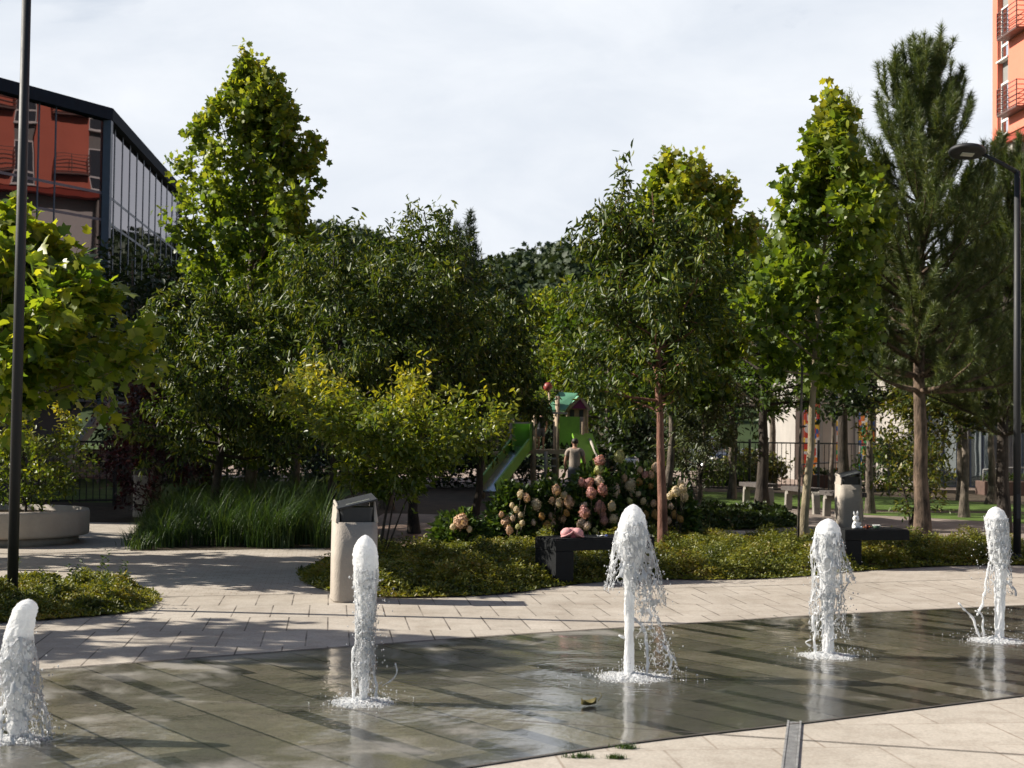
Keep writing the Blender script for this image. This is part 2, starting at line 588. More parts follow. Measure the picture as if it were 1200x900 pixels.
W = bpy.data.worlds.new('World'); S.world = W; W.use_nodes = True
nt = W.node_tree
for n in list(nt.nodes): nt.nodes.remove(n)
wo = nt.nodes.new('ShaderNodeOutputWorld')
sky = nt.nodes.new('ShaderNodeTexSky'); sky.sky_type = 'NISHITA'; sky.sun_disc = False
sky.sun_elevation = SUN_EL; sky.sun_rotation = R(-90) + SUN_AZ
sky.air_density = 1.0; sky.dust_density = 1.2
tc = nt.nodes.new('ShaderNodeTexCoord')
mp = N(nt, 'ShaderNodeMapping', {'Vector': tc.outputs['Generated'], 'Scale': (1.0, 1.0, 2.6), 'Rotation': (0, 0, 0.6)})
c1 = N(nt, 'ShaderNodeTexNoise', {'Vector': mp.outputs[0], 'Scale': 2.3, 'Detail': 9.0, 'Roughness': 0.55, 'Distortion': 0.3})
c2 = N(nt, 'ShaderNodeTexNoise', {'Vector': mp.outputs[0], 'Scale': 7.5, 'Detail': 7.0, 'Roughness': 0.6, 'Distortion': 0.5})
sep = N(nt, 'ShaderNodeSeparateXYZ', {'Vector': tc.outputs['Generated']})
# cloud cover: dense low down in front, thinning overhead and behind
cov = math_n(nt, 'MULTIPLY_ADD', sep.outputs['Y'], 0.22, 0.25)
cov = math_n(nt, 'SUBTRACT', cov, math_n(nt, 'MULTIPLY', sep.outputs['Z'], 0.62))
cf = math_n(nt, 'ADD', c1.outputs['Fac'], cov)
cm = ramp(nt, cf, [(0.50, 0.0), (0.68, 1.0)])
ct = math_n(nt, 'ADD', math_n(nt, 'MULTIPLY', c2.outputs['Fac'], 0.4), math_n(nt, 'MULTIPLY', c1.outputs['Fac'], 0.6))
CLOUD = 1.76
cc = ramp(nt, ct, [(0.38, (4.25 * CLOUD, 4.55 * CLOUD, 5.0 * CLOUD)), (0.60, (5.1 * CLOUD, 5.3 * CLOUD, 5.6 * CLOUD))])
mx = mixc(nt, cm.outputs[0], sky.outputs[0], cc.outputs[0])
bg = N(nt, 'ShaderNodeBackground', {'Color': mx, 'Strength': 0.055})
nt.links.new(bg.outputs[0], wo.inputs[0])

S.view_settings.view_transform = 'Standard'
S.view_settings.look = 'None'
S.view_settings.exposure = 0.92
S.view_settings.gamma = 1.0
S.render.engine = 'CYCLES'
S.cycles.use_denoising = True
S.cycles.max_bounces = 8
S.cycles.diffuse_bounces = 3
S.cycles.glossy_bounces = 4
S.cycles.transmission_bounces = 8
S.cycles.transparent_max_bounces = 8
S.cycles.sample_clamp_indirect = 6.0
S.cycles.caustics_reflective = False
S.cycles.caustics_refractive = False

# ------------------------------------------------------------------ ground
m_earth = pm('bare_earth', (0.055, 0.043, 0.03), 0.95, var=.35, scale=3.0, bump=.6, bscale=25, spec=.15)
m_field = pm('far_grass', (0.06, 0.09, 0.025), 0.9, var=.3, scale=.05, spec=.1)
sheet('ground', [(-1500, -1500), (1500, -1500), (1500, 1500), (-1500, 1500)], 0.0, m_field)

ROWANG = 0.126


def paver_mat(name, bw, rh, ca, cb, cj, mort, stain=0.75, rot=ROWANG, rowj=.35):
    m, nt, out = nodes(name)
    tc = N(nt, 'ShaderNodeTexCoord')
    mp = N(nt, 'ShaderNodeMapping', {'Vector': tc.outputs['Object'], 'Rotation': (0, 0, -rot)})
    sp = N(nt, 'ShaderNodeSeparateXYZ', {'Vector': mp.outputs[0]})
    v = math_n(nt, 'DIVIDE', sp.outputs['Y'], rh); row = math_n(nt, 'FLOOR', v)
    u = math_n(nt, 'ADD', math_n(nt, 'DIVIDE', sp.outputs['X'], bw), math_n(nt, 'MULTIPLY', row, .5)); cell = math_n(nt, 'FLOOR', u)
    cu = math_n(nt, 'ABSOLUTE', math_n(nt, 'SUBTRACT', math_n(nt, 'FRACT', u), .5)); cv = math_n(nt, 'ABSOLUTE', math_n(nt, 'SUBTRACT', math_n(nt, 'FRACT', v), .5))
    ju = math_n(nt, 'GREATER_THAN', cu, .5 - mort / bw); jv = math_n(nt, 'GREATER_THAN', cv, .5 - mort * .8 / rh)
    wn = N(nt, 'ShaderNodeTexWhiteNoise', {'Vector': N(nt, 'ShaderNodeCombineXYZ', {'X': cell, 'Y': row}).outputs[0]})
    bc = mixc(nt, wn.outputs['Value'], ca, cb)
    jn = N(nt, 'ShaderNodeTexNoise', {'Vector': tc.outputs['Object'], 'Scale': 2.3, 'Detail': 3.0})
    jw = math_n(nt, 'MULTIPLY', ramp(nt, jn.outputs['Fac'], [(.35, .35), (.6, 1.0)]).outputs[0], 1.0)
    jf = math_n(nt, 'MULTIPLY', math_n(nt, 'MAXIMUM', ju, math_n(nt, 'MULTIPLY', jv, rowj)), jw)
    bc = mixc(nt, jf, bc, cj)
    n1 = N(nt, 'ShaderNodeTexNoise', {'Vector': tc.outputs['Object'], 'Scale': 0.9, 'Detail': 6.0, 'Roughness': .65})
    n2 = N(nt, 'ShaderNodeTexNoise', {'Vector': tc.outputs['Object'], 'Scale': 55.0, 'Detail': 4.0, 'Roughness': .8})
    n3 = N(nt, 'ShaderNodeTexNoise', {'Vector': tc.outputs['Object'], 'Scale': 5.0, 'Detail': 5.0, 'Roughness': .7})
    st = ramp(nt, n1.outputs['Fac'], [(0.3, (1 - .35 * stain, 1 - .38 * stain, 1 - .42 * stain)), (0.62, (1, 1, 1))])
    c = mixc(nt, 1.0, bc, st.outputs[0], 'MULTIPLY')
    gr = ramp(nt, n2.outputs['Fac'], [(0.3, .72), (0.7, 1.12)])
    c = mixc(nt, 1.0, c, gr.outputs[0], 'MULTIPLY')
    bl = ramp(nt, n3.outputs['Fac'], [(0.35, (.8, .78, .76)), (0.55, (1, 1, 1))])
    c = mixc(nt, 0.8, c, bl.outputs[0], 'MULTIPLY')
    b = N(nt, 'ShaderNodeBsdfPrincipled', {'Base Color': c, 'Roughness': 0.72, 'Specular IOR Level': 0.35})
    h = math_n(nt, 'MULTIPLY_ADD', n2.outputs['Fac'], .15, math_n(nt, 'MULTIPLY', jf, -1.0))
    bp = N(nt, 'ShaderNodeBump', {'Height': h, 'Strength': .55, 'Distance': 0.006})
    nt.links.new(bp.outputs[0], b.inputs['Normal'])
    nt.links.new(b.outputs[0], out.inputs[0])
    return m


m_pave = paver_mat('pale_pavers', .335, .84, (.475, .43, .372), (.42, .378, .325), (.085, .07, .058), .006)
m_pave_n = paver_mat('near_pavers', .58, .56, (.50, .455, .392), (.445, .403, .345), (.30, .25, .20), .007, .4, ROWANG, .8)
m_pave_s = paver_mat('smooth_pavers', .12, .12, (.465, .42, .365), (.435, .392, .338), (.33, .28, .225), .004, .6)
m_path = paver_mat('path_blocks', .24, .12, (.30, .25, .215), (.24, .20, .175), (.1, .085, .07), .006, .7, .3)
m_brick = paver_mat('brown_path_blocks', .24, .12, (.24, .165, .125), (.19, .13, .10), (.08, .06, .05), .006, .6, 1.2)
m_asph = pm('asphalt', (.055, .055, .056), .9, var=.15, scale=2.0, bump=.4, bscale=90)
m_lawn = pm('mown_lawn', (.07, .115, .022), .9, var=.3, scale=1.3, bump=.9, bscale=50, spec=.15)
m_gravel = pm('pinkish_road', (.27, .205, .165), .9, var=.12, scale=.8, bump=.2)

# world-space edges of the wet fountain strip (measured along its arc)
FAR = [(-11, 4.2), (-7.5, 6.55), (-5.2, 8.2), (-3.2, 9.55), (-1.87, 10.38), (-.27, 11.35), (.93, 12.0), (2.9, 13.05), (5.1, 14.0), (8, 15.0), (14, 16.4)]
NEAR = [(14, 13.0), (9.5, 11.9), (6.4, 10.75), (4.8, 9.97), (3.3, 9.12), (1.75, 8.2), (.69, 7.6), (-.25, 6.95), (-1.6, 5.95), (-3.2, 4.6), (-5.2, 2.6), (-7.5, 0.2), (-9, -2)]


def spline(pts, k=6):
    o = []
    n = len(pts)
    for i in range(n - 1):
        p0 = Vector(pts[max(0, i - 1)]); p1 = Vector(pts[i]); p2 = Vector(pts[i + 1]); p3 = Vector(pts[min(n - 1, i + 2)])
        for j in range(k):
            t = j / k
            o.append(.5 * (2 * p1 + (p2 - p0) * t + (2 * p0 - 5 * p1 + 4 * p2 - p3) * t * t + (3 * p1 - p0 - 3 * p2 + p3) * t ** 3))
    o.append(Vector(pts[-1]))
    return o


far_c = spline(FAR); near_c = spline(NEAR)
sheet('plaza_paving', [(p.x, p.y) for p in far_c] + [(16, 24.5), (-14, 24.5), (-14, 4.2)], 0.004, m_pave)
sheet('near_paving', [(p.x, p.y) for p in near_c] + [(-9, -6), (16, -6), (16, 13)], 0.004, m_pave_n)

ip = [P(-500, 672), P(0, 690), P(182, 700), P(352, 697), P(640, 694), P(1000, 684), P(1230, 676)]
sheet('inner_paving', [(p.x, p.y) for p in ip] + [(15, 24.2), (-14, 24.2)], 0.0065, m_pave_s)

# the wet granite strip with puddles
JETS = [(20, 868), (425, 825), (742, 795), (970, 770), (1168, 752)]
JP = [P(*j) for j in JETS]


def basin_mat():
    m, nt, out = nodes('wet_granite')
    tc = N(nt, 'ShaderNodeTexCoord'); oc = tc.outputs['Object']
    mp = N(nt, 'ShaderNodeMapping', {'Vector': oc, 'Rotation': (0, 0, R(52))})
    sp = N(nt, 'ShaderNodeSeparateXYZ', {'Vector': mp.outputs[0]})
    RH, BW = .37, 1.5
    v = math_n(nt, 'DIVIDE', sp.outputs['Y'], RH); row = math_n(nt, 'FLOOR', v); fv = math_n(nt, 'FRACT', v)
    rw = N(nt, 'ShaderNodeTexWhiteNoise', {'Vector': N(nt, 'ShaderNodeCombineXYZ', {'X': row, 'Y': 3.7}).outputs[0]})
    u = math_n(nt, 'ADD', math_n(nt, 'DIVIDE', sp.outputs['X'], BW), math_n(nt, 'MULTIPLY', rw.outputs['Value'], 5.0)); cell = math_n(nt, 'FLOOR', u); fu = math_n(nt, 'FRACT', u)
    w1 = N(nt, 'ShaderNodeTexWhiteNoise', {'Vector': N(nt, 'ShaderNodeCombineXYZ', {'X': cell, 'Y': row}).outputs[0]})
    w2 = N(nt, 'ShaderNodeTexWhiteNoise', {'Vector': N(nt, 'ShaderNodeCombineXYZ', {'X': cell, 'Y': row, 'Z': 8.3}).outputs[0]})
    cr = N(nt, 'ShaderNodeSeparateColor', {'Color': w2.outputs['Color']})
    # joints: the long ones dark, the cross joints faint; narrow shadow strips painted dark along some slabs
    jrow = math_n(nt, 'LESS_THAN', fv, .05)
    jcr = math_n(nt, 'LESS_THAN', fu, .008)
    on = math_n(nt, 'GREATER_THAN', w2.outputs['Value'], .5)
    sw = math_n(nt, 'MULTIPLY_ADD', cr.outputs[0], .30, .10)
    span = math_n(nt, 'MULTIPLY', math_n(nt, 'GREATER_THAN', fu, math_n(nt, 'MULTIPLY', cr.outputs[1], .45)), math_n(nt, 'LESS_THAN', fu, math_n(nt, 'MULTIPLY_ADD', cr.outputs[2], .4, .6)))
    bars = math_n(nt, 'MULTIPLY', math_n(nt, 'MULTIPLY', on, math_n(nt, 'LESS_THAN', fv, sw)), span)
    slab = mixc(nt, w1.outputs['Value'], (.25, .228, .182), (.085, .082, .072))
    jall = math_n(nt, 'MAXIMUM', math_n(nt, 'MULTIPLY', jrow, .95), math_n(nt, 'MULTIPLY', jcr, .5))
    n2 = N(nt, 'ShaderNodeTexNoise', {'Vector': oc, 'Scale': 85.0, 'Detail': 4.0, 'Roughness': .85})
    n1 = N(nt, 'ShaderNodeTexNoise', {'Vector': oc, 'Scale': 1.05, 'Detail': 6.0, 'Roughness': .62, 'Distortion': .5})
    n3 = N(nt, 'ShaderNodeTexNoise', {'Vector': oc, 'Scale': 3.5, 'Detail': 6.0, 'Roughness': .7})
    c = mixc(nt, math_n(nt, 'MULTIPLY', bars, .92), slab, (.014, .014, .012))
    c = mixc(nt, jall, c, (.012, .012, .011))
    gr = ramp(nt, n2.outputs['Fac'], [(0.34, .4), (0.68, 1.65)])
    c = mixc(nt, 1.0, c, gr.outputs[0], 'MULTIPLY')
    # lime film and algae: stains of their own
    st = ramp(nt, n3.outputs['Fac'], [(0.35, (.74, .76, .66)), (0.65, (1.1, 1.08, 1.05))])
    c = mixc(nt, 1.0, c, st.outputs[0], 'MULTIPLY')
    # how much standing water: near the jets always, elsewhere in puddles
    wet = None; rip = None
    for i, j in enumerate(JP):
        d = N(nt, 'ShaderNodeVectorMath', {0: oc, 1: (j.x, j.y, 0)}, operation='DISTANCE').outputs['Value']
        f = math_n(nt, 'POWER', 2.718, math_n(nt, 'MULTIPLY', d, -1.15))
        w = math_n(nt, 'MULTIPLY', math_n(nt, 'SINE', math_n(nt, 'MULTIPLY', math_n(nt, 'ADD', d, math_n(nt, 'MULTIPLY', n3.outputs['Fac'], .12)), 62.0)),
                   math_n(nt, 'POWER', 2.718, math_n(nt, 'MULTIPLY', d, -2.3)))
        wet = f if wet is None else math_n(nt, 'MAXIMUM', wet, f)
        rip = w if rip is None else math_n(nt, 'ADD', rip, w)
    spo = N(nt, 'ShaderNodeSeparateXYZ', {'Vector': oc})
    pud = ramp(nt, math_n(nt, 'ADD', n1.outputs['Fac'], math_n(nt, 'ADD', math_n(nt, 'MULTIPLY', wet, .30), math_n(nt, 'MULTIPLY', math_n(nt, 'ADD', spo.outputs['X'], .8), .028))), [(.43, 0.0), (.53, 1.0)])
    # dry, paler stone where no film lies
    c = mixc(nt, math_n(nt, 'MULTIPLY', math_n(nt, 'SUBTRACT', 1.0, pud.outputs[0]), .7), c, (.22, .208, .186))
    c = mixc(nt, math_n(nt, 'MULTIPLY', pud.outputs[0], .50), c, mixc(nt, 1.0, c, (.42, .40, .335), 'MULTIPLY'))
    nm = N(nt, 'ShaderNodeTexNoise', {'Vector': oc, 'Scale': 22.0, 'Detail': 3.0, 'Roughness': .55})
    mpw = N(nt, 'ShaderNodeMapping', {'Vector': oc, 'Scale': (1.0, 2.2, 1), 'Rotation': (0, 0, .4)})
    nw = N(nt, 'ShaderNodeTexNoise', {'Vector': mpw.outputs[0], 'Scale': 6.0, 'Detail': 4.0, 'Roughness': .5})
    amp = math_n(nt, 'MULTIPLY_ADD', math_n(nt, 'POWER', wet, 1.15), 1.7, .035)
    nl_ = N(nt, 'ShaderNodeTexNoise', {'Vector': oc, 'Scale': 2.2, 'Detail': 1.0})
    hgt = math_n(nt, 'ADD', math_n(nt, 'ADD', math_n(nt, 'MULTIPLY', rip, .35), math_n(nt, 'MULTIPLY', nl_.outputs['Fac'], math_n(nt, 'MULTIPLY', wet, 14.0))),
                 math_n(nt, 'MULTIPLY', math_n(nt, 'ADD', nm.outputs['Fac'], math_n(nt, 'MULTIPLY', nw.outputs['Fac'], .8)), amp))
    bpw = N(nt, 'ShaderNodeBump', {'Height': hgt, 'Strength': .5, 'Distance': 0.008})
    bps = N(nt, 'ShaderNodeBump', {'Height': math_n(nt, 'SUBTRACT', math_n(nt, 'MULTIPLY', n2.outputs['Fac'], .2), jall), 'Strength': .6, 'Distance': .006})
    rough = math_n(nt, 'MULTIPLY_ADD', pud.outputs[0], -.25, .6)
    b = N(nt, 'ShaderNodeBsdfPrincipled', {'Base Color': c, 'Roughness': rough, 'Specular IOR Level': .4, 'Normal': bps.outputs[0],
                                           'Coat Weight': math_n(nt, 'MULTIPLY_ADD', pud.outputs[0], .85, .15), 'Coat Roughness': math_n(nt, 'MULTIPLY_ADD', pud.outputs[0], -.22, .27),
                                           'Coat IOR': 1.5, 'Coat Normal': bpw.outputs[0]})
    nt.links.new(b.outputs[0], out.inputs[0])
    return m


m_basin = basin_mat()
sheet('wet_fountain_pavement', [(p.x, p.y) for p in far_c] + [(p.x, p.y) for p in near_c], 0.008, m_basin)

# dark joint lines along both edges of the strip
m_joint = pm('dark_joint', (.06, .052, .045), .9, var=.2)


def ribbon(name, pts, w, z, mat):
    mb = MB(); vs = []; fs = []
    for i, p in enumerate(pts):
        d = (pts[min(i + 1, len(pts) - 1)] - pts[max(0, i - 1)]).normalized(); n = Vector((-d.y, d.x))
        vs += [(p.x + n.x * w / 2, p.y + n.y * w / 2, z), (p.x - n.x * w / 2, p.y - n.y * w / 2, z)]
    for i in range(len(pts) - 1): fs.append((2 * i, 2 * i + 1, 2 * i + 3, 2 * i + 2))
    mb.add(vs, fs)
    o = mb.build(name, mat)
    if o.data.polygons[0].normal.z < 0: o.data.flip_normals()
    o['kind'] = 'structure'
    return o


ribbon('pavement_joint', far_c, .03, .012, m_joint)
ribbon('pavement_joint', near_c, .022, .012, m_joint)
a, b_ = P(900, 866), P(1200, 886)
dd = (b_ - a).normalized()
ribbon('pavement_joint', [Vector((a.x, a.y)) - Vector((dd.x, dd.y)) * 3.2, Vector((b_.x, b_.y)) + Vector((dd.x, dd.y)) * 4], .014, .0085, m_joint)
a2 = P(1200, 886) + Vector((0, -.0, 0)); a3 = P(560, 893)

# slotted steel drain running towards the camera
m_drain = pm('drain_steel', (.27, .27, .265), .5, metal=.25, var=.2, scale=20, bump=.2)
d0, d1 = P(931, 847), P(925, 902)
dv = (d0 - d1).normalized(); d1 = d1 - dv * 2.0
dr = thing('drain_channel', 'long narrow grey steel drain channel let into the pale front paving', 'drain', (d1.x, d1.y, .004), math.atan2(dv.y, dv.x))
L_ = (d0 - d1).length
mb = MB(); mb.box((L_ / 2, .034, .004), (L_, .012, .012)); mb.box((L_ / 2, -.034, .004), (L_, .012, .012)); mb.build('edge_rail', m_drain, dr)
mb = MB()
for k in range(int(L_ / .03)): mb.box((.015 + k * .03, 0, .003), (.022, .052, .008))
mb.box((L_ / 2, 0, .0005), (L_, .054, .001))
mb.build('grating', m_drain, dr)

# ------------------------------------------------------------------ garden ground behind the plaza
sheet('garden_soil', [(-30, 24.3), (30, 24.3), (45, 44), (-45, 44)], 0.006, m_earth)
lawn1 = [P(820, 591), P(900, 594.5), P(1030, 598), P(1230, 600.5), P(1230, 594), P(1000, 580), P(820, 577)]
sheet('lawn', [(p.x, p.y) for p in lawn1], 0.012, m_lawn)
lawn2 = [P(1000, 603.5), P(1060, 606), P(1230, 616), P(1230, 603), P(1000, 600.5)]
sheet('lawn', [(p.x, p.y) for p in lawn2], 0.012, m_lawn)
pth = [P(790, 592), P(900, 596), P(1000, 600), P(1230, 603.5), P(1230, 640), P(1000, 632), P(860, 618), P(780, 606)]
sheet('garden_path', [(p.x, p.y) for p in pth], 0.010, m_path)
pth2 = [P(380, 645), P(600, 640), P(640, 606), P(450, 602)]
sheet('brown_path', [(p.x, p.y) for p in pth2], 0.009, m_brick)
sheet('road', [(-60, 44), (60, 44), (80, 62), (-80, 62)], 0.006, m_gravel)
lawn3 = [(-26, 30.5), (-4, 30.5), (-4, 44), (-30, 44)]
sheet('back_lawn', lawn3, 0.010, m_lawn)

# ------------------------------------------------------------------ wooded hill behind everything
rng = np.random.default_rng(3)
m_forest = leaf_mat('forest_leaf', [(.020, .036, .014), (.032, .050, .019), (.048, .068, .026)], .6, .15, 1.2, .25)  # haze of distance put into the leaf colours as a greyer green
m_hill = pm('hill_ground', (.03, .045, .018), .95, var=.3, scale=.02, spec=.1)


def hill_h(x, y):
    t = min(1, max(0, (y - 120) / 130)); t = t * t * (3 - 2 * t)
    ridge = 24.5 + 8 * math.exp(-((x + 30) / 15) ** 2) + 3.0 * math.sin(x * .031 + 1) + 2 * math.sin(x * .083)
    return ridge * t - 0.5


xs = np.linspace(-260, 260, 66); ys = np.linspace(118, 330, 30)
mb = MB(); vs = [(x, y, hill_h(x, y)) for y in ys for x in xs]
fs = [(j * 66 + i, j * 66 + i + 1, (j + 1) * 66 + i + 1, (j + 1) * 66 + i) for j in range(29) for i in range(65)]
mb.add(vs, fs, True); ho = mb.build('hill', m_hill); ho['kind'] = 'structure'
# tree canopy: leaf clumps spread over rounded crowns
nc = 2600
cx = rng.uniform(-130, 130, nc); cy = rng.uniform(150, 262, nc)
cz = np.array([hill_h(a, b) for a, b in zip(cx, cy)]); cr = rng.uniform(2.0, 3.8, nc)
k = 70
u = norm(rng.normal(0, 1, (nc, k, 3))); u[..., 2] = np.abs(u[..., 2])
rad = cr[:, None, None] * rng.uniform(.75, 1.05, (nc, k, 1))
pos = np.stack([cx, cy, cz + cr * .75], -1)[:, None, :] + u * rad
pos = pos.reshape(-1, 3); un = u.reshape(-1, 3)
tn = np.repeat(rng.random(nc), k) * .8 + rng.random(nc * k) * .2
fo = leaves('hill_forest', pos, rng.normal(0, 1, pos.shape), un + rng.normal(0, .5, pos.shape), rng.uniform(.55, 1.15, len(pos)), 'plane', m_forest, None, rng, tn)
tag(fo, 'dark green woodland covering the far hill', 'woodland', kind='stuff')
# ------------------------------------------------------------------ water jets
def foam_mat():
    m, nt, out = nodes('white_water')
    tc = N(nt, 'ShaderNodeTexCoord')
    n1 = N(nt, 'ShaderNodeTexNoise', {'Vector': tc.outputs['Object'], 'Scale': 75.0, 'Detail': 6.0, 'Roughness': .7})
    b = N(nt, 'ShaderNodeBsdfPrincipled', {'Base Color': (.93, .94, .95, 1), 'Roughness': .3, 'Subsurface Weight': .35, 'Subsurface Scale': .05,
                                           'Subsurface Radius': (1, 1, 1), 'Specular IOR Level': .5})
    bp = N(nt, 'ShaderNodeBump', {'Height': n1.outputs['Fac'], 'Strength': .9, 'Distance': .012})
    nt.links.new(bp.outputs[0], b.inputs['Normal'])
    t_ = N(nt, 'ShaderNodeBsdfTranslucent', {'Color': (.93, .95, .97, 1), 'Normal': bp.outputs[0]})
    mx = N(nt, 'ShaderNodeMixShader', {0: .45, 1: b.outputs[0], 2: t_.outputs[0]})
    nt.links.new(mx.outputs[0], out.inputs[0])
    return m


def veil_mat():
    m, nt, out = nodes('clear_water')
    b = N(nt, 'ShaderNodeBsdfPrincipled', {'Base Color': (.9, .92, .94, 1), 'Roughness': .12, 'Specular IOR Level': .7})
    g = N(nt, 'ShaderNodeBsdfGlass', {'Color': (1, 1, 1, 1), 'Roughness': .0, 'IOR': 1.33})
    t = N(nt, 'ShaderNodeBsdfTranslucent', {'Color': (.9, .92, .95, 1)})
    m1 = N(nt, 'ShaderNodeMixShader', {0: .4, 1: b.outputs[0], 2: t.outputs[0]})
    mx = N(nt, 'ShaderNodeMixShader', {0: .38, 1: m1.outputs[0], 2: g.outputs[0]})
    nt.links.new(mx.outputs[0], out.inputs[0])
    return m


m_foam = foam_mat(); m_veil = veil_mat()


def jet(i, label, H, prof, cen, veils, strands, ndrop, dropw, splash):
    kr = (.74, .86, .84, .84, .84)[i]
    prof = [(a_, r_ * kr) for a_, r_ in prof]; veils = [v[:2] + (v[2] * kr, v[3] * kr) + v[4:] for v in veils]
    """prof: [(t, radius)] of the white column; cen: [(t, dx, dy)] its axis; veils: lacy falling sheets"""
    rng = np.random.default_rng(100 + i)
    b = JP[i]
    t = thing('water_jet', label, 'water jet', (b.x, b.y, .008), 0, 'water jets rising from the wet strip')
    ct = [c[0] for c in cen]; cxs = [c[1] for c in cen]; cys = [c[2] for c in cen]
    pt = [p[0] for p in prof]; pr = [p[1] for p in prof]

    def ax(u): return np.interp(u, ct, cxs), np.interp(u, ct, cys)
    # column
    seg = 56; nz = 110; rings = []
    us = np.concatenate([np.linspace(0, .86, 150), .86 + .14 * np.sin(np.linspace(0, PI / 2, 46))[1:]])
    for u in us:
        r = np.interp(u, pt, pr); ox, oy = ax(u); ring = []
        for k in range(seg):
            a = 2 * PI * k / seg
            q = Vector((math.cos(a) * 2.2, math.sin(a) * 2.2, u * 9 + i * 13))
            q2 = Vector((math.cos(a) * 5, math.sin(a) * 5, u * 34 + i * 7))
            q3 = Vector((ox * 60 + math.cos(a) * 11, math.sin(a) * 11, u * 70 + i * 3)); rr = r * (1 + .34 * mn.noise(q) * (1.25 - u) * .85 + .13 * mn.noise(q2) * (1.3 - u) + .07 * mn.noise(q3)) if u < .996 else r
            ring.append((ox + math.cos(a) * rr, oy + math.sin(a) * rr, u * H))
        rings.append(ring)
    mb = MB(); mb.loft(rings); mb.build('column', m_foam, t)
    # lacy sheets of falling water
    mb = MB(); vpts = []
    for (u0, u1, r0, r1, dx, dy, th0, th1, fine, a0, a1) in veils:
        nth = 84; nzz = max(24, int(abs(u0 - u1) * H / .0075)); idx = {}
        pts = []
        for j in range(nzz + 1):
            s = j / nzz; u = u0 + (u1 - u0) * s
            ox, oy = ax(u)
            for k in range(nth + 1):
                a = R(a0) + (R(a1) - R(a0)) * k / nth
                r = r0 + (r1 - r0) * s ** .8
                q = Vector((math.cos(a) * 1.6, math.sin(a) * 1.6, u * 4.2 + i * 3.1))
                r *= 1 + .28 * mn.noise(q) + .1 * mn.noise(q * 3.1)
                vpts.append((ox + dx * s ** 1.5 + math.cos(a) * r * 1.03, oy + dy * s ** 1.5 + math.sin(a) * r * 1.03, u * H)) if rng.random() < .05 else None
                pts.append((ox + dx * s ** 1.5 + math.cos(a) * r, oy + dy * s ** 1.5 + math.sin(a) * r, u * H + .02 * mn.noise(q * 2.3)))
        keep = []
        for j in range(nzz):
            s = j / nzz
            th = th0 + (th1 - th0) * s
            for k in range(nth):
                p = pts[j * (nth + 1) + k]
                fine_ = fine * 1.75; q = Vector((p[0] * fine_, p[1] * fine_, p[2] * fine_ * .36 + i * 5)); q += Vector((mn.noise(q * .7), mn.noise(q * .7 + Vector((9, 0, 0))), 0)) * .7
                d = mn.voronoi(q)[0]
                if d[1] - d[0] < (th + .10 * mn.noise(q * .5)) * .50:
                    keep.append((j * (nth + 1) + k, j * (nth + 1) + k + 1, (j + 1) * (nth + 1) + k + 1, (j + 1) * (nth + 1) + k))
        used = sorted({v for f in keep for v in f}); mp_ = {v: n for n, v in enumerate(used)}
        mb.add([pts[v] for v in used], [tuple(mp_[v] for v in f) for f in keep], True)
    if mb.f:
        o = mb.build('veil', m_veil, t, smooth_all=True)
        sm = o.modifiers.new('smooth', 'SMOOTH'); sm.factor = .6; sm.iterations = 5
        so_ = o.modifiers.new('solid', 'SOLIDIFY'); so_.thickness = .003; so_.offset = 0
    # ropes of water
    for st in strands:
        pts = [Vector(p) for p in st[0]]
        pts = spline3(pts, 6)
        pts = [p + Vector((mn.noise(p * 14), mn.noise(p * 14 + Vector((5, 0, 0))), 0)) * .016 for p in pts]
        rr = [st[1] * .72 * (1 + .9 * mn.noise(p * 34 + Vector((i, 0, 0)))) for p in pts]
        rr[0] *= .5; rr[-1] *= .7
        mb = MB(); mb.tube(pts, rr, 8); mb.build('water_rope', m_foam, t)
    # drops
    mb = MB(); ico = [(0, 0, 1), (.89, 0, .45), (.28, .85, .45), (-.72, .53, .45), (-.72, -.53, .45), (.28, -.85, .45),
                      (.72, .53, -.45), (-.28, .85, -.45), (-.89, 0, -.45), (-.28, -.85, -.45), (.72, -.53, -.45), (0, 0, -1)]
    icf = [(0, 1, 2), (0, 2, 3), (0, 3, 4), (0, 4, 5), (0, 5, 1), (1, 6, 2), (2, 7, 3), (3, 8, 4), (4, 9, 5), (5, 10, 1),
           (6, 7, 2), (7, 8, 3), (8, 9, 4), (9, 10, 5), (10, 6, 1), (11, 7, 6), (11, 8, 7), (11, 9, 8), (11, 10, 9), (11, 6, 10)]
    for k in range(ndrop):
        if rng.random() < .62:      # splash crown
            a = rng.random() * 6.28; rr = abs(rng.normal(0, splash)) + .03
            z = max(.004, abs(rng.normal(0, .035)) * (1.2 - min(1, rr / .5)))
            p = (math.cos(a) * rr, math.sin(a) * rr, z); s = rng.uniform(.0014, .0045)
        else:
            u = rng.uniform(.02, .75); ox, oy = ax(u)
            rr = rng.normal(0, dropw[0]) ; p = (ox + dropw[1] * (1 - u) + rr, oy + rng.normal(0, dropw[0]), u * H); s = rng.uniform(.0018, .0058)
        st = rng.uniform(1, 1.8)
        mb.add([(p[0] + v[0] * s, p[1] + v[1] * s, p[2] + v[2] * s * st) for v in ico], icf, True)
    for p in (vpts[j] for j in rng.permutation(len(vpts))[:900]):
        s = rng.uniform(.0012, .0042); st = rng.uniform(1, 3.0)
        p = [c_ + rng.normal(0, .008) for c_ in p]
        mb.add([(p[0] + v[0] * s, p[1] + v[1] * s, max(.003, p[2] + v[2] * s * st)) for v in ico], icf, True)
    o = mb.build('spray', m_veil, t); o['kind'] = 'stuff'
    # churned white water round the foot
    mb = MB(); pts = []; nr_, na = 46, 150
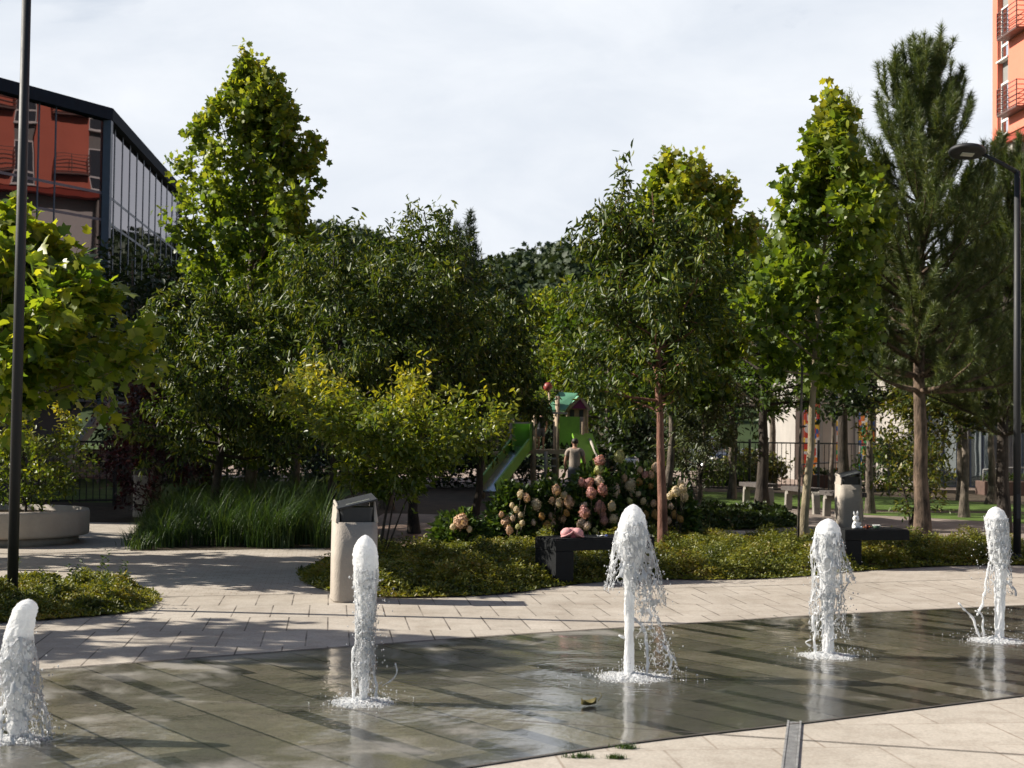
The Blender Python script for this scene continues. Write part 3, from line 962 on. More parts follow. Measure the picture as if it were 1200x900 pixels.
    for j in range(nr_ + 1):
        s = j / nr_
        for k in range(na):
            a = 2 * PI * k / na; rr = .015 + s * splash * 1.25 * (1 + .25 * mn.noise(Vector((math.cos(a) * 2, math.sin(a) * 2, i))))
            z = .003 + .032 * (1 - s) ** 2 + .016 * (1 - s) * mn.noise(Vector((math.cos(a) * rr * 40, math.sin(a) * rr * 40, i * 9.)))
            pts.append((math.cos(a) * rr, math.sin(a) * rr * .9, max(.002, z)))
    keep = []
    for j in range(nr_):
        for k in range(na):
            p = pts[j * na + k]
            q = Vector((p[0] * 60, p[1] * 60, i * 4.0)); d = mn.voronoi(q)[0]
            if d[1] - d[0] < .5 * (1 - (j / nr_)) ** 1.3 + .01:
                keep.append((j * na + k, j * na + (k + 1) % na, (j + 1) * na + (k + 1) % na, (j + 1) * na + k))
    mb.add(pts, keep, True)
    o = mb.build('splash_foam', m_foam, t)
    so_ = o.modifiers.new('solid', 'SOLIDIFY'); so_.thickness = .004; so_.offset = 1
    return t


def spline3(pts, k=6):
    o = []; n = len(pts)
    for i in range(n - 1):
        p0 = pts[max(0, i - 1)]; p1 = pts[i]; p2 = pts[i + 1]; p3 = pts[min(n - 1, i + 2)]
        for j in range(k):
            t = j / k
            o.append(.5 * (2 * p1 + (p2 - p0) * t + (2 * p0 - 5 * p1 + 4 * p2 - p3) * t * t + (3 * p1 - p0 - 3 * p2 + p3) * t ** 3))
    o.append(pts[-1])
    return o


# veil: (u_top, u_bottom, r_top, r_bottom, drift x, drift y, threshold top, bottom, fineness, angle from, to)
jet(0, 'water jet at the left edge with a wide lacy skirt of falling water', .73,
    [(0, .055), (.25, .066), (.5, .105), (.72, .10), (.86, .085), (.93, .083), (.97, .062), (.99, .035), (1, .004)], [(0, 0, 0), (.5, -.01, 0), (.75, -.005, 0), (1, .04, 0)],
    [(.74, .0, .085, .19, .03, 0, .42, .16, 15, 0, 360), (.55, .0, .09, .2, .05, 0, .3, .14, 19, -70, 70)],
    [([(-.1, 0, .45), (-.14, 0, .25), (-.16, 0, .01)], .012)], 240, (.1, .03), .13)
jet(1, 'slim bullet-headed water jet in front of the pale litter bin and yellow bush', 1.005,
    [(0, .024), (.1, .03), (.25, .036), (.45, .052), (.7, .078), (.82, .09), (.88, .088), (.94, .072), (.975, .045), (.993, .022), (1, .003)], [(0, 0, 0), (.6, .012, 0), (1, .0, 0)],
    [(.80, .2, .090, .064, -.008, 0, .34, .16, 22, 0, 360), (.5, .06, .05, .075, .0, 0, .32, .12, 20, 0, 360)],
    [([(-.055, 0, .34), (-.07, 0, .2), (-.05, 0, .01)], .011), ([(.045, 0, .4), (.06, 0, .2), (.09, 0, .03)], .012), ([(.2, 0, .24), (.19, 0, .15), (.12, 0, .1)], .006)],
    330, (.06, .06), .15)
jet(2, 'water jet with a thin stem and drops blowing to its right, before the black bench', 1.16,
    [(0, .036), (.3, .036), (.5, .044), (.62, .06), (.70, .10), (.80, .12), (.88, .115), (.94, .092), (.975, .06), (.993, .026), (1, .003)], [(0, -.03, 0), (.5, -.03, 0), (.72, -.02, 0), (1, -.01, 0)],
    [(.90, .42, .115, .15, .13, .0, .45, .17, 15, -130, 100), (.66, .04, .12, .17, .2, .0, .24, .075, 17, -100, 120), (.84, .50, .12, .15, -.06, 0, .36, .1, 16, 110, 260)],
    [([(.0, 0, .4), (.08, 0, .28), (.10, 0, .02)], .015), ([(.20, 0, .22), (.25, 0, .12), (.24, 0, .02)], .012), ([(-.03, 0, .24), (-.1, 0, .28)], .01)],
    560, (.11, .2), .2)
jet(3, 'broad ragged water jet in front of the bench with the white toy rabbit', 1.02,
    [(0, .052), (.2, .048), (.35, .052), (.55, .068), (.75, .105), (.88, .12), (.94, .1), (.975, .066), (.993, .03), (1, .004)], [(0, .0, 0), (.5, .0, 0), (.75, -.015, 0), (1, .0, 0)],
    [(.90, .2, .115, .14, -.03, .0, .44, .13, 15, 0, 360), (.86, .55, .14, .2, .02, 0, .3, .12, 15, -80, 80), (.5, .12, .12, .17, .02, 0, .25, .08, 18, 0, 360)],
    [([(-.11, 0, .3), (-.1, 0, .15), (-.1, 0, .01)], .013), ([(.03, 0, .3), (.1, 0, .45), (.16, 0, .55)], .008), ([(-.12, 0, .12), (-.16, 0, .1), (-.13, 0, .07)], .008)],
    460, (.1, .1), .17)
jet(4, 'narrow water jet at the right edge, splashing to its left', 1.08,
    [(0, .042), (.3, .046), (.55, .054), (.62, .078), (.74, .098), (.86, .105), (.93, .096), (.97, .07), (.993, .03), (1, .004)], [(0, .02, 0), (.5, .03, 0), (.75, .01, 0), (1, -.01, 0)],
    [(.92, .58, .11, .1, .0, 0, .5, .3, 16, 0, 360), (.6, .35, .08, .12, .0, 0, .3, .1, 19, 0, 360)],
    [([(-.06, 0, .64), (-.09, 0, .45), (-.11, 0, .3), (-.16, 0, .2)], .013), ([(-.14, 0, .02), (-.2, 0, .18), (-.31, 0, .3)], .012), ([(.06, 0, .5), (.14, 0, .42), (.16, 0, .36)], .012),
     ([(-.11, 0, .03), (-.12, 0, .2), (-.17, 0, .24)], .01)], 360, (.1, -.1), .18)
# ------------------------------------------------------------------ plants
m_plane = leaf_mat('plane_leaf', [(.038, .072, .010), (.078, .125, .014), (.135, .175, .02), (.24, .24, .03)], .45, .42, 1.9, .4)
m_plane_y = leaf_mat('yellowing_plane_leaf', [(.05, .10, .012), (.09, .15, .015), (.17, .21, .02), (.28, .28, .03)], .42, .48, 1.8)
m_cherry = leaf_mat('cherry_leaf', [(.017, .035, .007), (.036, .064, .010), (.072, .105, .016), (.15, .165, .025)], .45, .32, 1.6, .4)
m_gold = leaf_mat('golden_bush_leaf', [(.035, .065, .008), (.085, .125, .012), (.19, .20, .018), (.32, .27, .032)], .42, .4, 1.7)
m_olive = leaf_mat('olive_bush_leaf', [(.025, .045, .008), (.06, .085, .012), (.12, .13, .018), (.19, .16, .03)], .45, .3, 1.4)
m_willow = leaf_mat('grey_willow_leaf', [(.035, .05, .02), (.06, .08, .03), (.1, .12, .05)], .5, .3, 1.4)
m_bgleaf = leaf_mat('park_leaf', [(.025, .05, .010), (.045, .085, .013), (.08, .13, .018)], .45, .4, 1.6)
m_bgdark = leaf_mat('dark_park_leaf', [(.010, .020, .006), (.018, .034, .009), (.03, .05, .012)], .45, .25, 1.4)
m_red = leaf_mat('purple_leaf', [(.022, .008, .010), (.05, .012, .016), (.10, .022, .026)], .45, .3, 1.2)
m_needle = leaf_mat('pine_needle', [(.045, .075, .022), (.08, .115, .034), (.14, .155, .05)], .45, .25, 1.4, .5)
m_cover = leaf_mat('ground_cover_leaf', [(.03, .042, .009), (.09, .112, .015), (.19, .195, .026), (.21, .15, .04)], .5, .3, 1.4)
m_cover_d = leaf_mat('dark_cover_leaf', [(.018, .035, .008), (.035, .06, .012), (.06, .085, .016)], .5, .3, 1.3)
m_blade = leaf_mat('grass_blade', [(.018, .045, .010), (.035, .075, .014), (.07, .11, .02)], .5, .3, 1.4)
m_hyd = leaf_mat('hydrangea_leaf', [(.022, .05, .010), (.045, .085, .015), (.085, .13, .022)], .45, .3, 1.4)
m_barkg = bark_mat('grey_bark', (.05, .04, .032), (.20, .165, .13))
m_barkr = bark_mat('red_brown_bark', (.10, .045, .032), (.27, .14, .10), 9)
m_barkp = bark_mat('pale_bark', (.16, .13, .085), (.36, .30, .2), 8)
m_barkd = bark_mat('dark_bark', (.022, .018, .015), (.075, .06, .048))


def at(px, D):
    q = Q(px, 505, D); return (q.x, D, 0.0)


def hz(px): return 505 + .0126 * (px - 600)


def htop(px, py, D): return EYE + (hz(px) - py) / FPX * D


# --- ornamental trees of the plaza
make_tree('plane_tree', 'plane tree with yellow green lobed leaves reaching in at the left edge', at(-18, 16.2), 4.0, 1.75,
          [(0, 1.5), (.2, 1.8), (.5, 1.5), (.8, .8), (1, .2)], 36, 7000, .15, 'plane', m_plane_y, m_barkp, 11, .075, elev=(-2, 62), droop=.25, out=.5, cat='tree', spread=.08, young=.2)
make_tree('plane_tree', 'tallest broad plane tree, light green at its tip, beside the glass building', at(292, 25.5), htop(292, 78, 25.5), 1.0,
          [(0, 1.5), (.25, 1.7), (.6, 1.5), (.74, 1.25), (.85, .7), (.94, .38), (1, .12)], 64, 22000, .118, 'plane', m_plane, m_barkg, 12, .12, elev=(8, 66), shoots=22, young=.4, spread=.07, flat=.5)
make_tree('plane_tree', 'slender young plane tree with a pale crooked trunk tied to a thin stake', P(940, 648), htop(962, 112, 19.4), 2.35,
          [(0, .75), (.12, 1.02), (.35, .98), (.55, .8), (.72, .55), (.86, .34), (1, .1)], 46, 7200, .13, 'plane', m_plane, m_barkp, 13, .07, lean=(.28, 0), wob=.022, elev=(2, 66), shoots=8, young=.4, spread=.06, flat=.5)
# cherry-like trees with hanging leaves
cherry = dict(leafkind='long', droop=.75, flat=.4, out=.4, lmat=m_cherry)
make_tree('cherry_tree', 'dark leaved cherry tree with a smooth red brown trunk rising beside the hydrangeas', P(779, 654), htop(750, 224, 18.9), 1.95,
          [(0, .62), (.15, 1.05), (.42, 1.1), (.68, 1.0), (.85, .75), (1, .35)], 40, 12500, .125, bmat=m_barkr, seed=21, r0=.078, lean=(-.18, 0), wob=.014, elev=(12, 62), shoots=9, **cherry)
make_tree('plane_tree', 'light green plane tree whose top shows above the red trunked cherry tree', at(785, 27), htop(785, 190, 27), 2.2,
          [(0, 1.15), (.3, 1.3), (.6, 1.25), (.8, 1.0), (.92, .65), (1, .25)], 46, 13000, .125, 'plane', m_plane, m_barkg, 22, .09, elev=(10, 64), shoots=18, young=.4, spread=.07, flat=.5)
make_tree('cherry_tree', 'broad dark tree with hanging leaves in front of the tallest plane tree', at(255, 23), htop(255, 335, 23), 1.1,
          [(0, 1.1), (.25, 1.6), (.6, 1.45), (.85, .9), (1, .35)], 40, 13000, .13, bmat=m_barkd, seed=23, r0=.09, elev=(6, 58), shoots=6, **cherry)
make_tree('cherry_tree', 'broad dark tree with spiky upright shoots directly behind the golden bush', at(395, 22), htop(395, 275, 22), 1.25,
          [(0, 1.0), (.25, 1.5), (.6, 1.45), (.85, 1.0), (1, .4)], 40, 13000, .125, bmat=m_barkd, seed=24, r0=.085, elev=(8, 60), shoots=10, **cherry)
make_tree('cherry_tree', 'broad dark tree with yellow flecked top behind the right half of the golden bush', at(487, 22.6), htop(487, 248, 22.6), 1.25,
          [(0, 1.1), (.25, 1.55), (.6, 1.35), (.85, .85), (1, .3)], 40, 13000, .125, bmat=m_barkd, seed=25, r0=.085, elev=(8, 62), shoots=9, **cherry)
make_tree('cherry_tree', 'dark rounded tree with low hanging branches left of the play tower', at(556, 24.5), htop(556, 335, 24.5), 1.9,
          [(0, .9), (.25, 1.3), (.6, 1.15), (.85, .75), (1, .3)], 34, 10500, .125, bmat=m_barkd, seed=26, r0=.08, elev=(4, 60), shoots=6, **cherry)
# the golden bush by the bin
make_tree('golden_bush', 'wide golden leaved ornamental bush on thin dark stems behind the nearer pale litter bin', P(443, 668), htop(458, 428, 16.6), .88,
          [(0, .3), (.25, .8), (.6, 1.18), (.85, 1.15), (1, .8)], 34, 12500, .082, 'oval', m_gold, m_barkd, 31, .022, cat='bush', elev=(12, 50), droop=.35, flat=.6, shoots=12, young=.5, wob=.03,
          extra_stems=[(-.35, .1, .016, 1.0), (.25, .15, .014, 1.0), (-.12, -.1, .012, .9), (.5, .0, .014, 1.1)])
make_tree('planter_bush', 'yellow green bush growing in the round stone planter', (at(32, 20)[0], 20.0, .40), 1.5, .12,
          [(0, .55), (.3, .8), (.7, .75), (1, .3)], 24, 3600, .085, 'oval', m_gold, m_barkd, 32, .02, cat='bush', elev=(15, 60), droop=.3, shoots=6, young=.5)
make_tree('smoke_bush', 'dark purple leaved bush in the shade beside the left fence', at(182, 25.4), htop(182, 446, 25.4), .15,
          [(0, .8), (.4, 1.1), (.75, .95), (1, .45)], 26, 5200, .10, 'oval', m_red, m_barkd, 33, .03, cat='bush', elev=(15, 65), shoots=5)
make_tree('garden_bush', 'multi stemmed yellow green bush behind the right pine trunk', at(1066, 25.2), htop(1066, 432, 25.2), .35,
          [(0, .55), (.3, .85), (.65, .85), (1, .35)], 26, 4300, .10, 'oval', m_olive, m_barkd, 34, .03, cat='bush', elev=(22, 66), shoots=5, extra_stems=[(-.2, 0, .02, 1.2), (.3, .1, .02, 1.2)])
make_tree('willow_bush', 'grey green willow like small tree with several thin stems right of the cherry trunk', at(816, 27.5), htop(816, 425, 27.5), .75,
          [(0, .6), (.3, 1.0), (.7, .95), (1, .4)], 28, 5200, .12, 'long', m_willow, m_barkg, 35, .05, elev=(15, 62), shoots=5, droop=.45,
          extra_stems=[(-.25, 0, .03, 1.4), (.3, .1, .03, 1.5), (.12, -.1, .025, 1.3)])
make_tree('park_tree', 'dark tree with a thick brown trunk among the grey garden benches', P(893, 596), htop(893, 255, 30.5), 2.1,
          [(0, 1.1), (.3, 1.4), (.6, 1.3), (.85, .8), (1, .25)], 38, 7000, .14, 'oval', m_bgleaf, m_barkd, 36, .15, elev=(4, 62), wob=.02)
# pines
make_pine('pine_tree', 'tall pine with upright needle tufts right of the slender plane tree', P(1081, 636), htop(1075, 42, 22.2), 2.35, 1.6, 41, 240000, m_needle, bark_mat('pine_bark', (.03, .022, .016), (.20, .14, .10), 13), .135)
make_pine('pine_tree', 'wide pine behind the right lamp post, its top below the orange building', at(1176, 24.5), htop(1170, 165, 24.5), 1.7, 1.6, 42, 240000, m_needle, m_barkd, .13)
make_pine('pine_tree', 'far pine top peeping out between the slender plane tree and the tall pine', at(990, 34), htop(990, 110, 34), 3.0, 1.5, 43, 30000, m_needle, m_barkd, .15, nw=.011, nl=.16)
# trees along the lawn and beyond it
bg = 'park trees beyond the garden'
bgl = [  # px, D, ytop, R, leaves, mat, label, trunk radius, crown start
    (650, 40, 338, 1.7, 6500, m_plane, 'sunlit light green tree rising straight behind the play tower', .1, 1.8),
    (858, 36, 262, 1.5, 5600, m_willow, 'soft grey green tree between the cherry and the slender plane tree', .1, 1.8),
    (715, 38, 330, 2.0, 6500, m_bgleaf, 'mid green bushy tree behind the right side of the play tower', .12, .9),
    (975, 42, 395, 1.2, 3400, m_bgleaf, 'small lawn tree with a thin grey trunk in front of the coloured glass strips', .085, 2.3),
    (1127, 36.5, 400, 1.3, 3800, m_bgleaf, 'lawn tree with a sunlit trunk in front of the grey entrance building', .12, 2.1),
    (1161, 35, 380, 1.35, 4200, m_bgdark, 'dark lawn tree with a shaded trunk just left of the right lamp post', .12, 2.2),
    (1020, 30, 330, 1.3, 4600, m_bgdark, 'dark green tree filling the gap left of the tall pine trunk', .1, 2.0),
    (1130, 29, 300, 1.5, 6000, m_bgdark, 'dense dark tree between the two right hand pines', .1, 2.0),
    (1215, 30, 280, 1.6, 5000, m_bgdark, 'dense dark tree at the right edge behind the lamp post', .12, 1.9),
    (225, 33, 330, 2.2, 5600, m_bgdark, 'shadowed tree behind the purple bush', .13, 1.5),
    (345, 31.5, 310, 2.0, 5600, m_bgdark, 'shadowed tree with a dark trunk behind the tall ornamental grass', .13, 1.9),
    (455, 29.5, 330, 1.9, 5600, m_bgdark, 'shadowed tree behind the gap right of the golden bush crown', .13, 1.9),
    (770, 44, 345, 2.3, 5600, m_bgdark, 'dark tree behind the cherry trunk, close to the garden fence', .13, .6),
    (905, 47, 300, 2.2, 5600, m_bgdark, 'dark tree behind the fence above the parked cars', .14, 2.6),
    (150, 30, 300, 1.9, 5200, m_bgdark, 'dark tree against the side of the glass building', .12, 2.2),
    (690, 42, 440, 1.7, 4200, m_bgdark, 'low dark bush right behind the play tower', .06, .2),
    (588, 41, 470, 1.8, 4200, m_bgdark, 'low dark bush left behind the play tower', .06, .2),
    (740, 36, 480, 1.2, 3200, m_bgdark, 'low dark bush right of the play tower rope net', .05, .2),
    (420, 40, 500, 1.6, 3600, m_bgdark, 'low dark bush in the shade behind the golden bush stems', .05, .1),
    (190, 43, 486, 2.0, 3600, m_bgdark, 'low dark bush at the left end of the row added to darken behind the shaded trees', .05, .05),  # this bush and the next two are added to keep the view under the trees dark
    (268, 43, 484, 2.0, 3600, m_bgdark, 'low dark bush behind the ornamental grass, second in the added darkening row', .05, .05),
    (345, 43.5, 486, 2.0, 3600, m_bgdark, 'low dark bush behind the left side of the golden bush, last in the added darkening row', .05, .05),
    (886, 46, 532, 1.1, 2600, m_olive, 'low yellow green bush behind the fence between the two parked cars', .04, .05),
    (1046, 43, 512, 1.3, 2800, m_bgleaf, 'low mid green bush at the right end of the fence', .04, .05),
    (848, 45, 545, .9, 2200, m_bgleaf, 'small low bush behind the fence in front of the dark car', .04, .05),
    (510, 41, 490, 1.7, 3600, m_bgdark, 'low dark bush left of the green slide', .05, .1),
]
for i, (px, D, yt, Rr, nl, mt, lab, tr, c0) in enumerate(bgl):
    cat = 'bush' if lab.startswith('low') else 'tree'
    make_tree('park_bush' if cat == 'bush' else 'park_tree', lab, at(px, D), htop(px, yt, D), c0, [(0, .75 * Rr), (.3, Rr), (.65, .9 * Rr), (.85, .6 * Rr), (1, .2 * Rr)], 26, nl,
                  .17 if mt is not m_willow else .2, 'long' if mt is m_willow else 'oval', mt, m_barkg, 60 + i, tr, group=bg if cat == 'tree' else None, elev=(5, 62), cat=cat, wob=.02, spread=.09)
# street trees outside the left edge: their shade falls across the left paving
for i, (x, y, H) in enumerate([(-9.2, 11.4, 6.0), (-13.5, 8.6, 6.4), (-10.5, 21.8, 6.2), (-9.6, 17.5, 6.0)]):
    make_tree('plane_tree', ['plane tree standing outside the left edge of the picture', 'second plane tree outside the left edge, farther out', 'third plane tree outside the left edge, beyond the planter', 'fourth plane tree outside the left edge, level with the planter'][i], (x, y, 0), H, 2.3,
              [(0, 1.1), (.3, 1.6), (.65, 1.3), (1, .25)], 26, 1500 if i < 3 else 2600, .21, 'plane', m_plane, m_barkp, 90 + i, .08, elev=(5, 60), group='plane trees along the left side')
# far pines on the ridge
for i, (px, yt, D) in enumerate([(549, 247, 150), (533, 262, 152)]):
    x, y, _ = at(px, D)
    zb = hill_h(x, y)
    make_pine('pine_tree', ['lone far pine sticking up above the wooded ridge', 'smaller far pine left of the lone pine on the ridge'][i], (x, y, zb), htop(px, yt, D) - zb, (htop(px, yt, D) - zb) * .35, 2.6, 50 + i, 5000, m_forest, m_barkd, .22, nl=.7, nw=.10)

# --- ornamental grass bank
rng = np.random.default_rng(77)


def blades(name, base, L, az, arch, w, mat, rng, nseg=4, parent=None):
    n = len(base); s = np.linspace(0, 1, nseg + 1)
    hd = np.stack([np.cos(az), np.sin(az), np.zeros(n)], -1); sd = np.stack([-np.sin(az), np.cos(az), np.zeros(n)], -1)
    ang = arch[:, None] * s[None, :] + .12
    dz = np.cos(ang); dh = np.sin(ang)
    step = (L / nseg)[:, None]
    zz = np.concatenate([np.zeros((n, 1)), np.cumsum(dz[:, :-1] * step, 1)], 1); hh = np.concatenate([np.zeros((n, 1)), np.cumsum(dh[:, :-1] * step, 1)], 1)
    c = base[:, None, :] + hd[:, None, :] * hh[..., None]; c[..., 2] += zz
    ww = (w[:, None] * (1 - s[None, :] ** 1.5 * .92) / 2)[..., None]
    V = np.stack([c - sd[:, None, :] * ww, c + sd[:, None, :] * ww], 2)  # n, seg+1, 2, 3
    k = 2 * (nseg + 1)
    q = np.array([[2 * j, 2 * j + 1, 2 * j + 3, 2 * j + 2] for j in range(nseg)]).ravel()
    loops = (np.arange(n)[:, None] * k + q[None, :]).ravel()
    return np_mesh(name, V.reshape(-1, 3), loops, np.full(n * nseg, 4), mat, parent, np.repeat(rng.random(n), nseg))


gp = [(p.x, p.y) for p in [P(152, 646), P(270, 645), P(392, 642), P(396, 622), P(372, 603), P(210, 600), P(165, 612)]]
sheet('bed_soil', gp, .0125, m_earth)
tc_ = scatter(gp, 130, rng)
nb_ = 150
base = np.repeat(tc_, nb_, 0) + rng.normal(0, .085, (130 * nb_, 2)); base = np.column_stack([base, np.zeros(len(base))])
low_ = np.clip((600 + tc_[:, 0] / tc_[:, 1] * FPX - 150) / 75, .38, 1)   # shorter tufts at the left end of the bank
hh = np.repeat(rng.uniform(.8, 1.3, 130) * low_, nb_) * rng.uniform(.3, 1.05, len(base))
ang = rng.random(len(base)) * 6.28
g = blades('ornamental_grass', base, hh, ang, rng.uniform(.9, 2.6, len(base)), rng.uniform(.006, .012, len(base)), m_blade, rng)
tag(g, 'bank of tall arching ornamental grass left of the golden bush', 'ornamental grass', kind='stuff')

# --- ground cover beds
m_soil = pm('bed_soil', (.05, .038, .026), .95, var=.35, scale=8, bump=.8, bscale=40, spec=.1)


def cover(name, label, poly, n, h, mat, seed, leaf=.05, z=0.013, upright=.0):
    rng = np.random.default_rng(seed)
    poly = smooth_poly(poly, 2)
    o = sheet('bed_soil', [(p.x, p.y) for p in poly], z, m_soil)
    pts = scatter(poly, n, rng); ed = edge_dist(pts, poly)
    hf = h * np.clip(ed / .30, .12, 1) * (.75 + .75 * vnoise(pts[:, 0], pts[:, 1], 1.7, seed) + .8 * vnoise(pts[:, 0], pts[:, 1], 5.0, seed + 3))
    k = 6
    zz = np.repeat(hf, k) * rng.uniform(.35, 1.12, n * k) ** .7
    pos = np.column_stack([np.repeat(pts, k, 0) + rng.normal(0, .03, (n * k, 2)), np.maximum(.02, zz)])
    dr = rng.normal(0, 1, (n * k, 3)); dr[:, 2] = np.abs(dr[:, 2]) * .5 + upright
    nr = rng.normal(0, .45, (n * k, 3)) + np.array([0, 0, .8])
    # patches of reddish or paler growth come with the noise tint
    tn = np.clip(.5 * rng.random(n * k) + np.repeat(.25 + .5 * vnoise(pts[:, 0], pts[:, 1], 2.2, seed + 9), k), 0, 1)
    l = leaves(name, pos, dr, nr, leaf * rng.uniform(.6, 1.3, n * k), 'oval', mat, None, rng, tn)
    tag(l, label, 'ground cover', kind='stuff')
    return poly


bed1 = [P(x, y) for x, y in [(-120, 738), (0, 731), (60, 727), (128, 722), (170, 716), (182, 705), (178, 693), (120, 686), (20, 684), (-120, 687)]]
cover('ground_cover', 'low spreading ground cover round the foot of the left lamp post', bed1, 19000, .16, m_cover, 1, .036)
bed2 = [P(x, y) for x, y in [(350, 676), (372, 693), (440, 702), (520, 701), (600, 697), (640, 690), (700, 683), (760, 680), (850, 681), (940, 677), (990, 671), (1090, 665), (1165, 663), (1225, 664),
                             (1225, 646), (1110, 642), (1000, 641), (935, 639), (780, 637), (700, 643), (590, 648), (500, 652), (400, 658), (356, 667)]]
cover('ground_cover', 'wide low bed of yellow green ground cover between the plaza and the trees', bed2, 42000, .23, m_cover, 2, .042)
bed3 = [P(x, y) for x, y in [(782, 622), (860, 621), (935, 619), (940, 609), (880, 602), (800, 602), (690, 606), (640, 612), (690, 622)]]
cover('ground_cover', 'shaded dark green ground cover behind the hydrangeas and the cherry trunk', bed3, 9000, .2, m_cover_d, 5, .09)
# a few taller sprigs in the left bed
pp = scatter(smooth_poly(bed1, 1), 16, rng)
pos = []; drr = []
for x, y in pp:
    hgt = rng.uniform(.2, .36); lx, ly = rng.normal(0, .05, 2)
    for q in range(26):
        u = q / 26; pos.append((x + lx * u + rng.normal(0, .012), y + ly * u + rng.normal(0, .012), .1 + hgt * u)); a = rng.random() * 6.28; drr.append((math.cos(a), math.sin(a), .5))
pos = np.array(pos); l = leaves('bed_sprigs', pos, np.array(drr), rng.normal(0, .4, pos.shape) + np.array([0, 0, .8]), rng.uniform(.03, .06, len(pos)), 'oval', m_cover_d, None, rng)
tag(l, 'darker upright sprigs standing out of the left ground cover', 'ground cover', kind='stuff')

# --- hydrangeas
m_fl = {}
for nme, c in dict(cream=(.68, .57, .42), peach=(.62, .43, .31), pink=(.60, .33, .31), pale=(.66, .53, .46), green=(.50, .50, .25), ochre=(.45, .27, .10)).items():
    m_fl[nme] = leaf_mat('hydrangea_' + nme, [tuple(v * .72 for v in c), c, tuple(min(.8, v * 1.2) for v in c)], .6, .25, 1.0, .2)


def head_mesh(nme, seed):
    rng = np.random.default_rng(seed); n = 330
    u = norm(rng.normal(0, 1, (n, 3)))
    pos = u * np.array([1, 1, 1.15]) * (1 + .12 * rng.normal(0, 1, (n, 1))); pos[:, :2] *= (1 - .25 * np.clip(pos[:, 2:3], 0, 1))
    tang = norm(np.cross(u, rng.normal(0, 1, (n, 3))))
    o = leaves('flower_head', pos * .5 - tang * .12, tang, u + rng.normal(0, .3, (n, 3)), rng.uniform(.15, .24, n), 'oval', m_fl[nme], None, rng, None, rng.uniform(.3, .45, n))
    mb = MB(); mb.ball((0, 0, 0), (.40, .40, .46), 10, 7)
    me = o.data; C.objects.unlink(o); bpy.data.objects.remove(o)
    core = mb.build('flower_core', m_fl[nme])
    core_me = core.data
    bm = bmesh.new(); bm.from_mesh(me); bm.from_mesh(core_me); bm.to_mesh(me); bm.free()
    bpy.data.objects.remove(core); bpy.data.meshes.remove(core_me)
    return me


HM = {k_: head_mesh(k_, 5 + i) for i, k_ in enumerate(m_fl)}
heads = [(540, 611, 'peach', 17, 0), (550, 620, 'cream', 7, 0), (531, 617, 'cream', 7, 0),
         (610, 579, 'cream', 8, 1), (617, 583, 'peach', 9, 1), (593, 611, 'peach', 12, 1), (597, 621, 'peach', 9, 1), (605, 597, 'cream', 7, 1), (610, 603, 'cream', 6, 1), (612, 613, 'cream', 7, 1),
         (601, 607, 'pale', 6, 1), (607, 617, 'green', 6, 1), (588, 603, 'peach', 7, 1), (600, 592, 'cream', 6, 1),
         (628, 591, 'cream', 13, 2), (652, 574, 'peach', 11, 2), (661, 580, 'cream', 8, 2), (667, 588, 'peach', 12, 2), (655, 589, 'cream', 9, 2), (647, 587, 'peach', 8, 2), (635, 605, 'ochre', 7, 2), (647, 606, 'peach', 9, 2),
         (659, 608, 'peach', 9, 2), (641, 615, 'ochre', 10, 2), (648, 614, 'peach', 8, 2), (634, 621, 'cream', 8, 2), (623, 601, 'green', 6, 2), (664, 601, 'ochre', 7, 2), (625, 612, 'pale', 6, 2),
         (690, 566, 'pink', 12, 3), (682, 565, 'pink', 9, 3), (693, 577, 'pink', 12, 3), (703, 540, 'pink', 13, 3), (702, 550, 'green', 11, 3), (702, 563, 'pale', 11, 3), (706, 574, 'pink', 12, 3), (685, 600, 'pink', 13, 3), (684, 593, 'pale', 9, 3),
         (681, 613, 'pale', 11, 3), (688, 616, 'pale', 9, 3), (703, 595, 'pink', 14, 3), (708, 610, 'pink', 11, 3), (706, 602, 'pink', 9, 3), (717, 593, 'cream', 10, 3), (719, 608, 'cream', 11, 3), (697, 622, 'green', 7, 3),
         (726, 535, 'green', 13, 4), (721, 574, 'pale', 12, 4), (739, 568, 'cream', 13, 4), (749, 565, 'ochre', 8, 4), (741, 578, 'cream', 7, 4), (748, 579, 'cream', 7, 4), (763, 569, 'ochre', 7, 4), (754, 587, 'cream', 7, 4), (732, 560, 'peach', 7, 4),
         (756, 556, 'pink', 8, 4), (763, 556, 'peach', 8, 4), (769, 547, 'pale', 11, 4), (756, 603, 'ochre', 9, 4), (768, 603, 'ochre', 9, 4), (750, 551, 'peach', 7, 4), (721, 603, 'cream', 8, 4), (738, 587, 'green', 7, 4), (766, 590, 'peach', 7, 4),
         (785, 581, 'cream', 8, 5), (792, 576, 'cream', 12, 5), (800, 573, 'cream', 10, 5), (802, 582, 'cream', 10, 5), (798, 567, 'cream', 9, 5), (786, 593, 'pale', 7, 5), (790, 603, 'ochre', 8, 5), (797, 608, 'ochre', 8, 5), (784, 610, 'peach', 7, 5)]
bushes = [(540, 19.9, .45, .55, 'small hydrangea with one big peach bloom at the left end of the bed'),
          (602, 20.4, .42, 1.0, 'hydrangea with small cream and peach blooms below the slide'),
          (646, 20.6, .48, 1.1, 'hydrangea with cream and ochre blooms in front of the play tower'),
          (696, 20.5, .45, 1.35, 'hydrangea with deep pink blooms behind the black bench'),
          (746, 20.9, .55, 1.4, 'hydrangea with mixed cream and pink blooms left of the cherry trunk'),
          (796, 20.8, .32, 1.0, 'hydrangea with clustered cream blooms just right of the cherry trunk')]
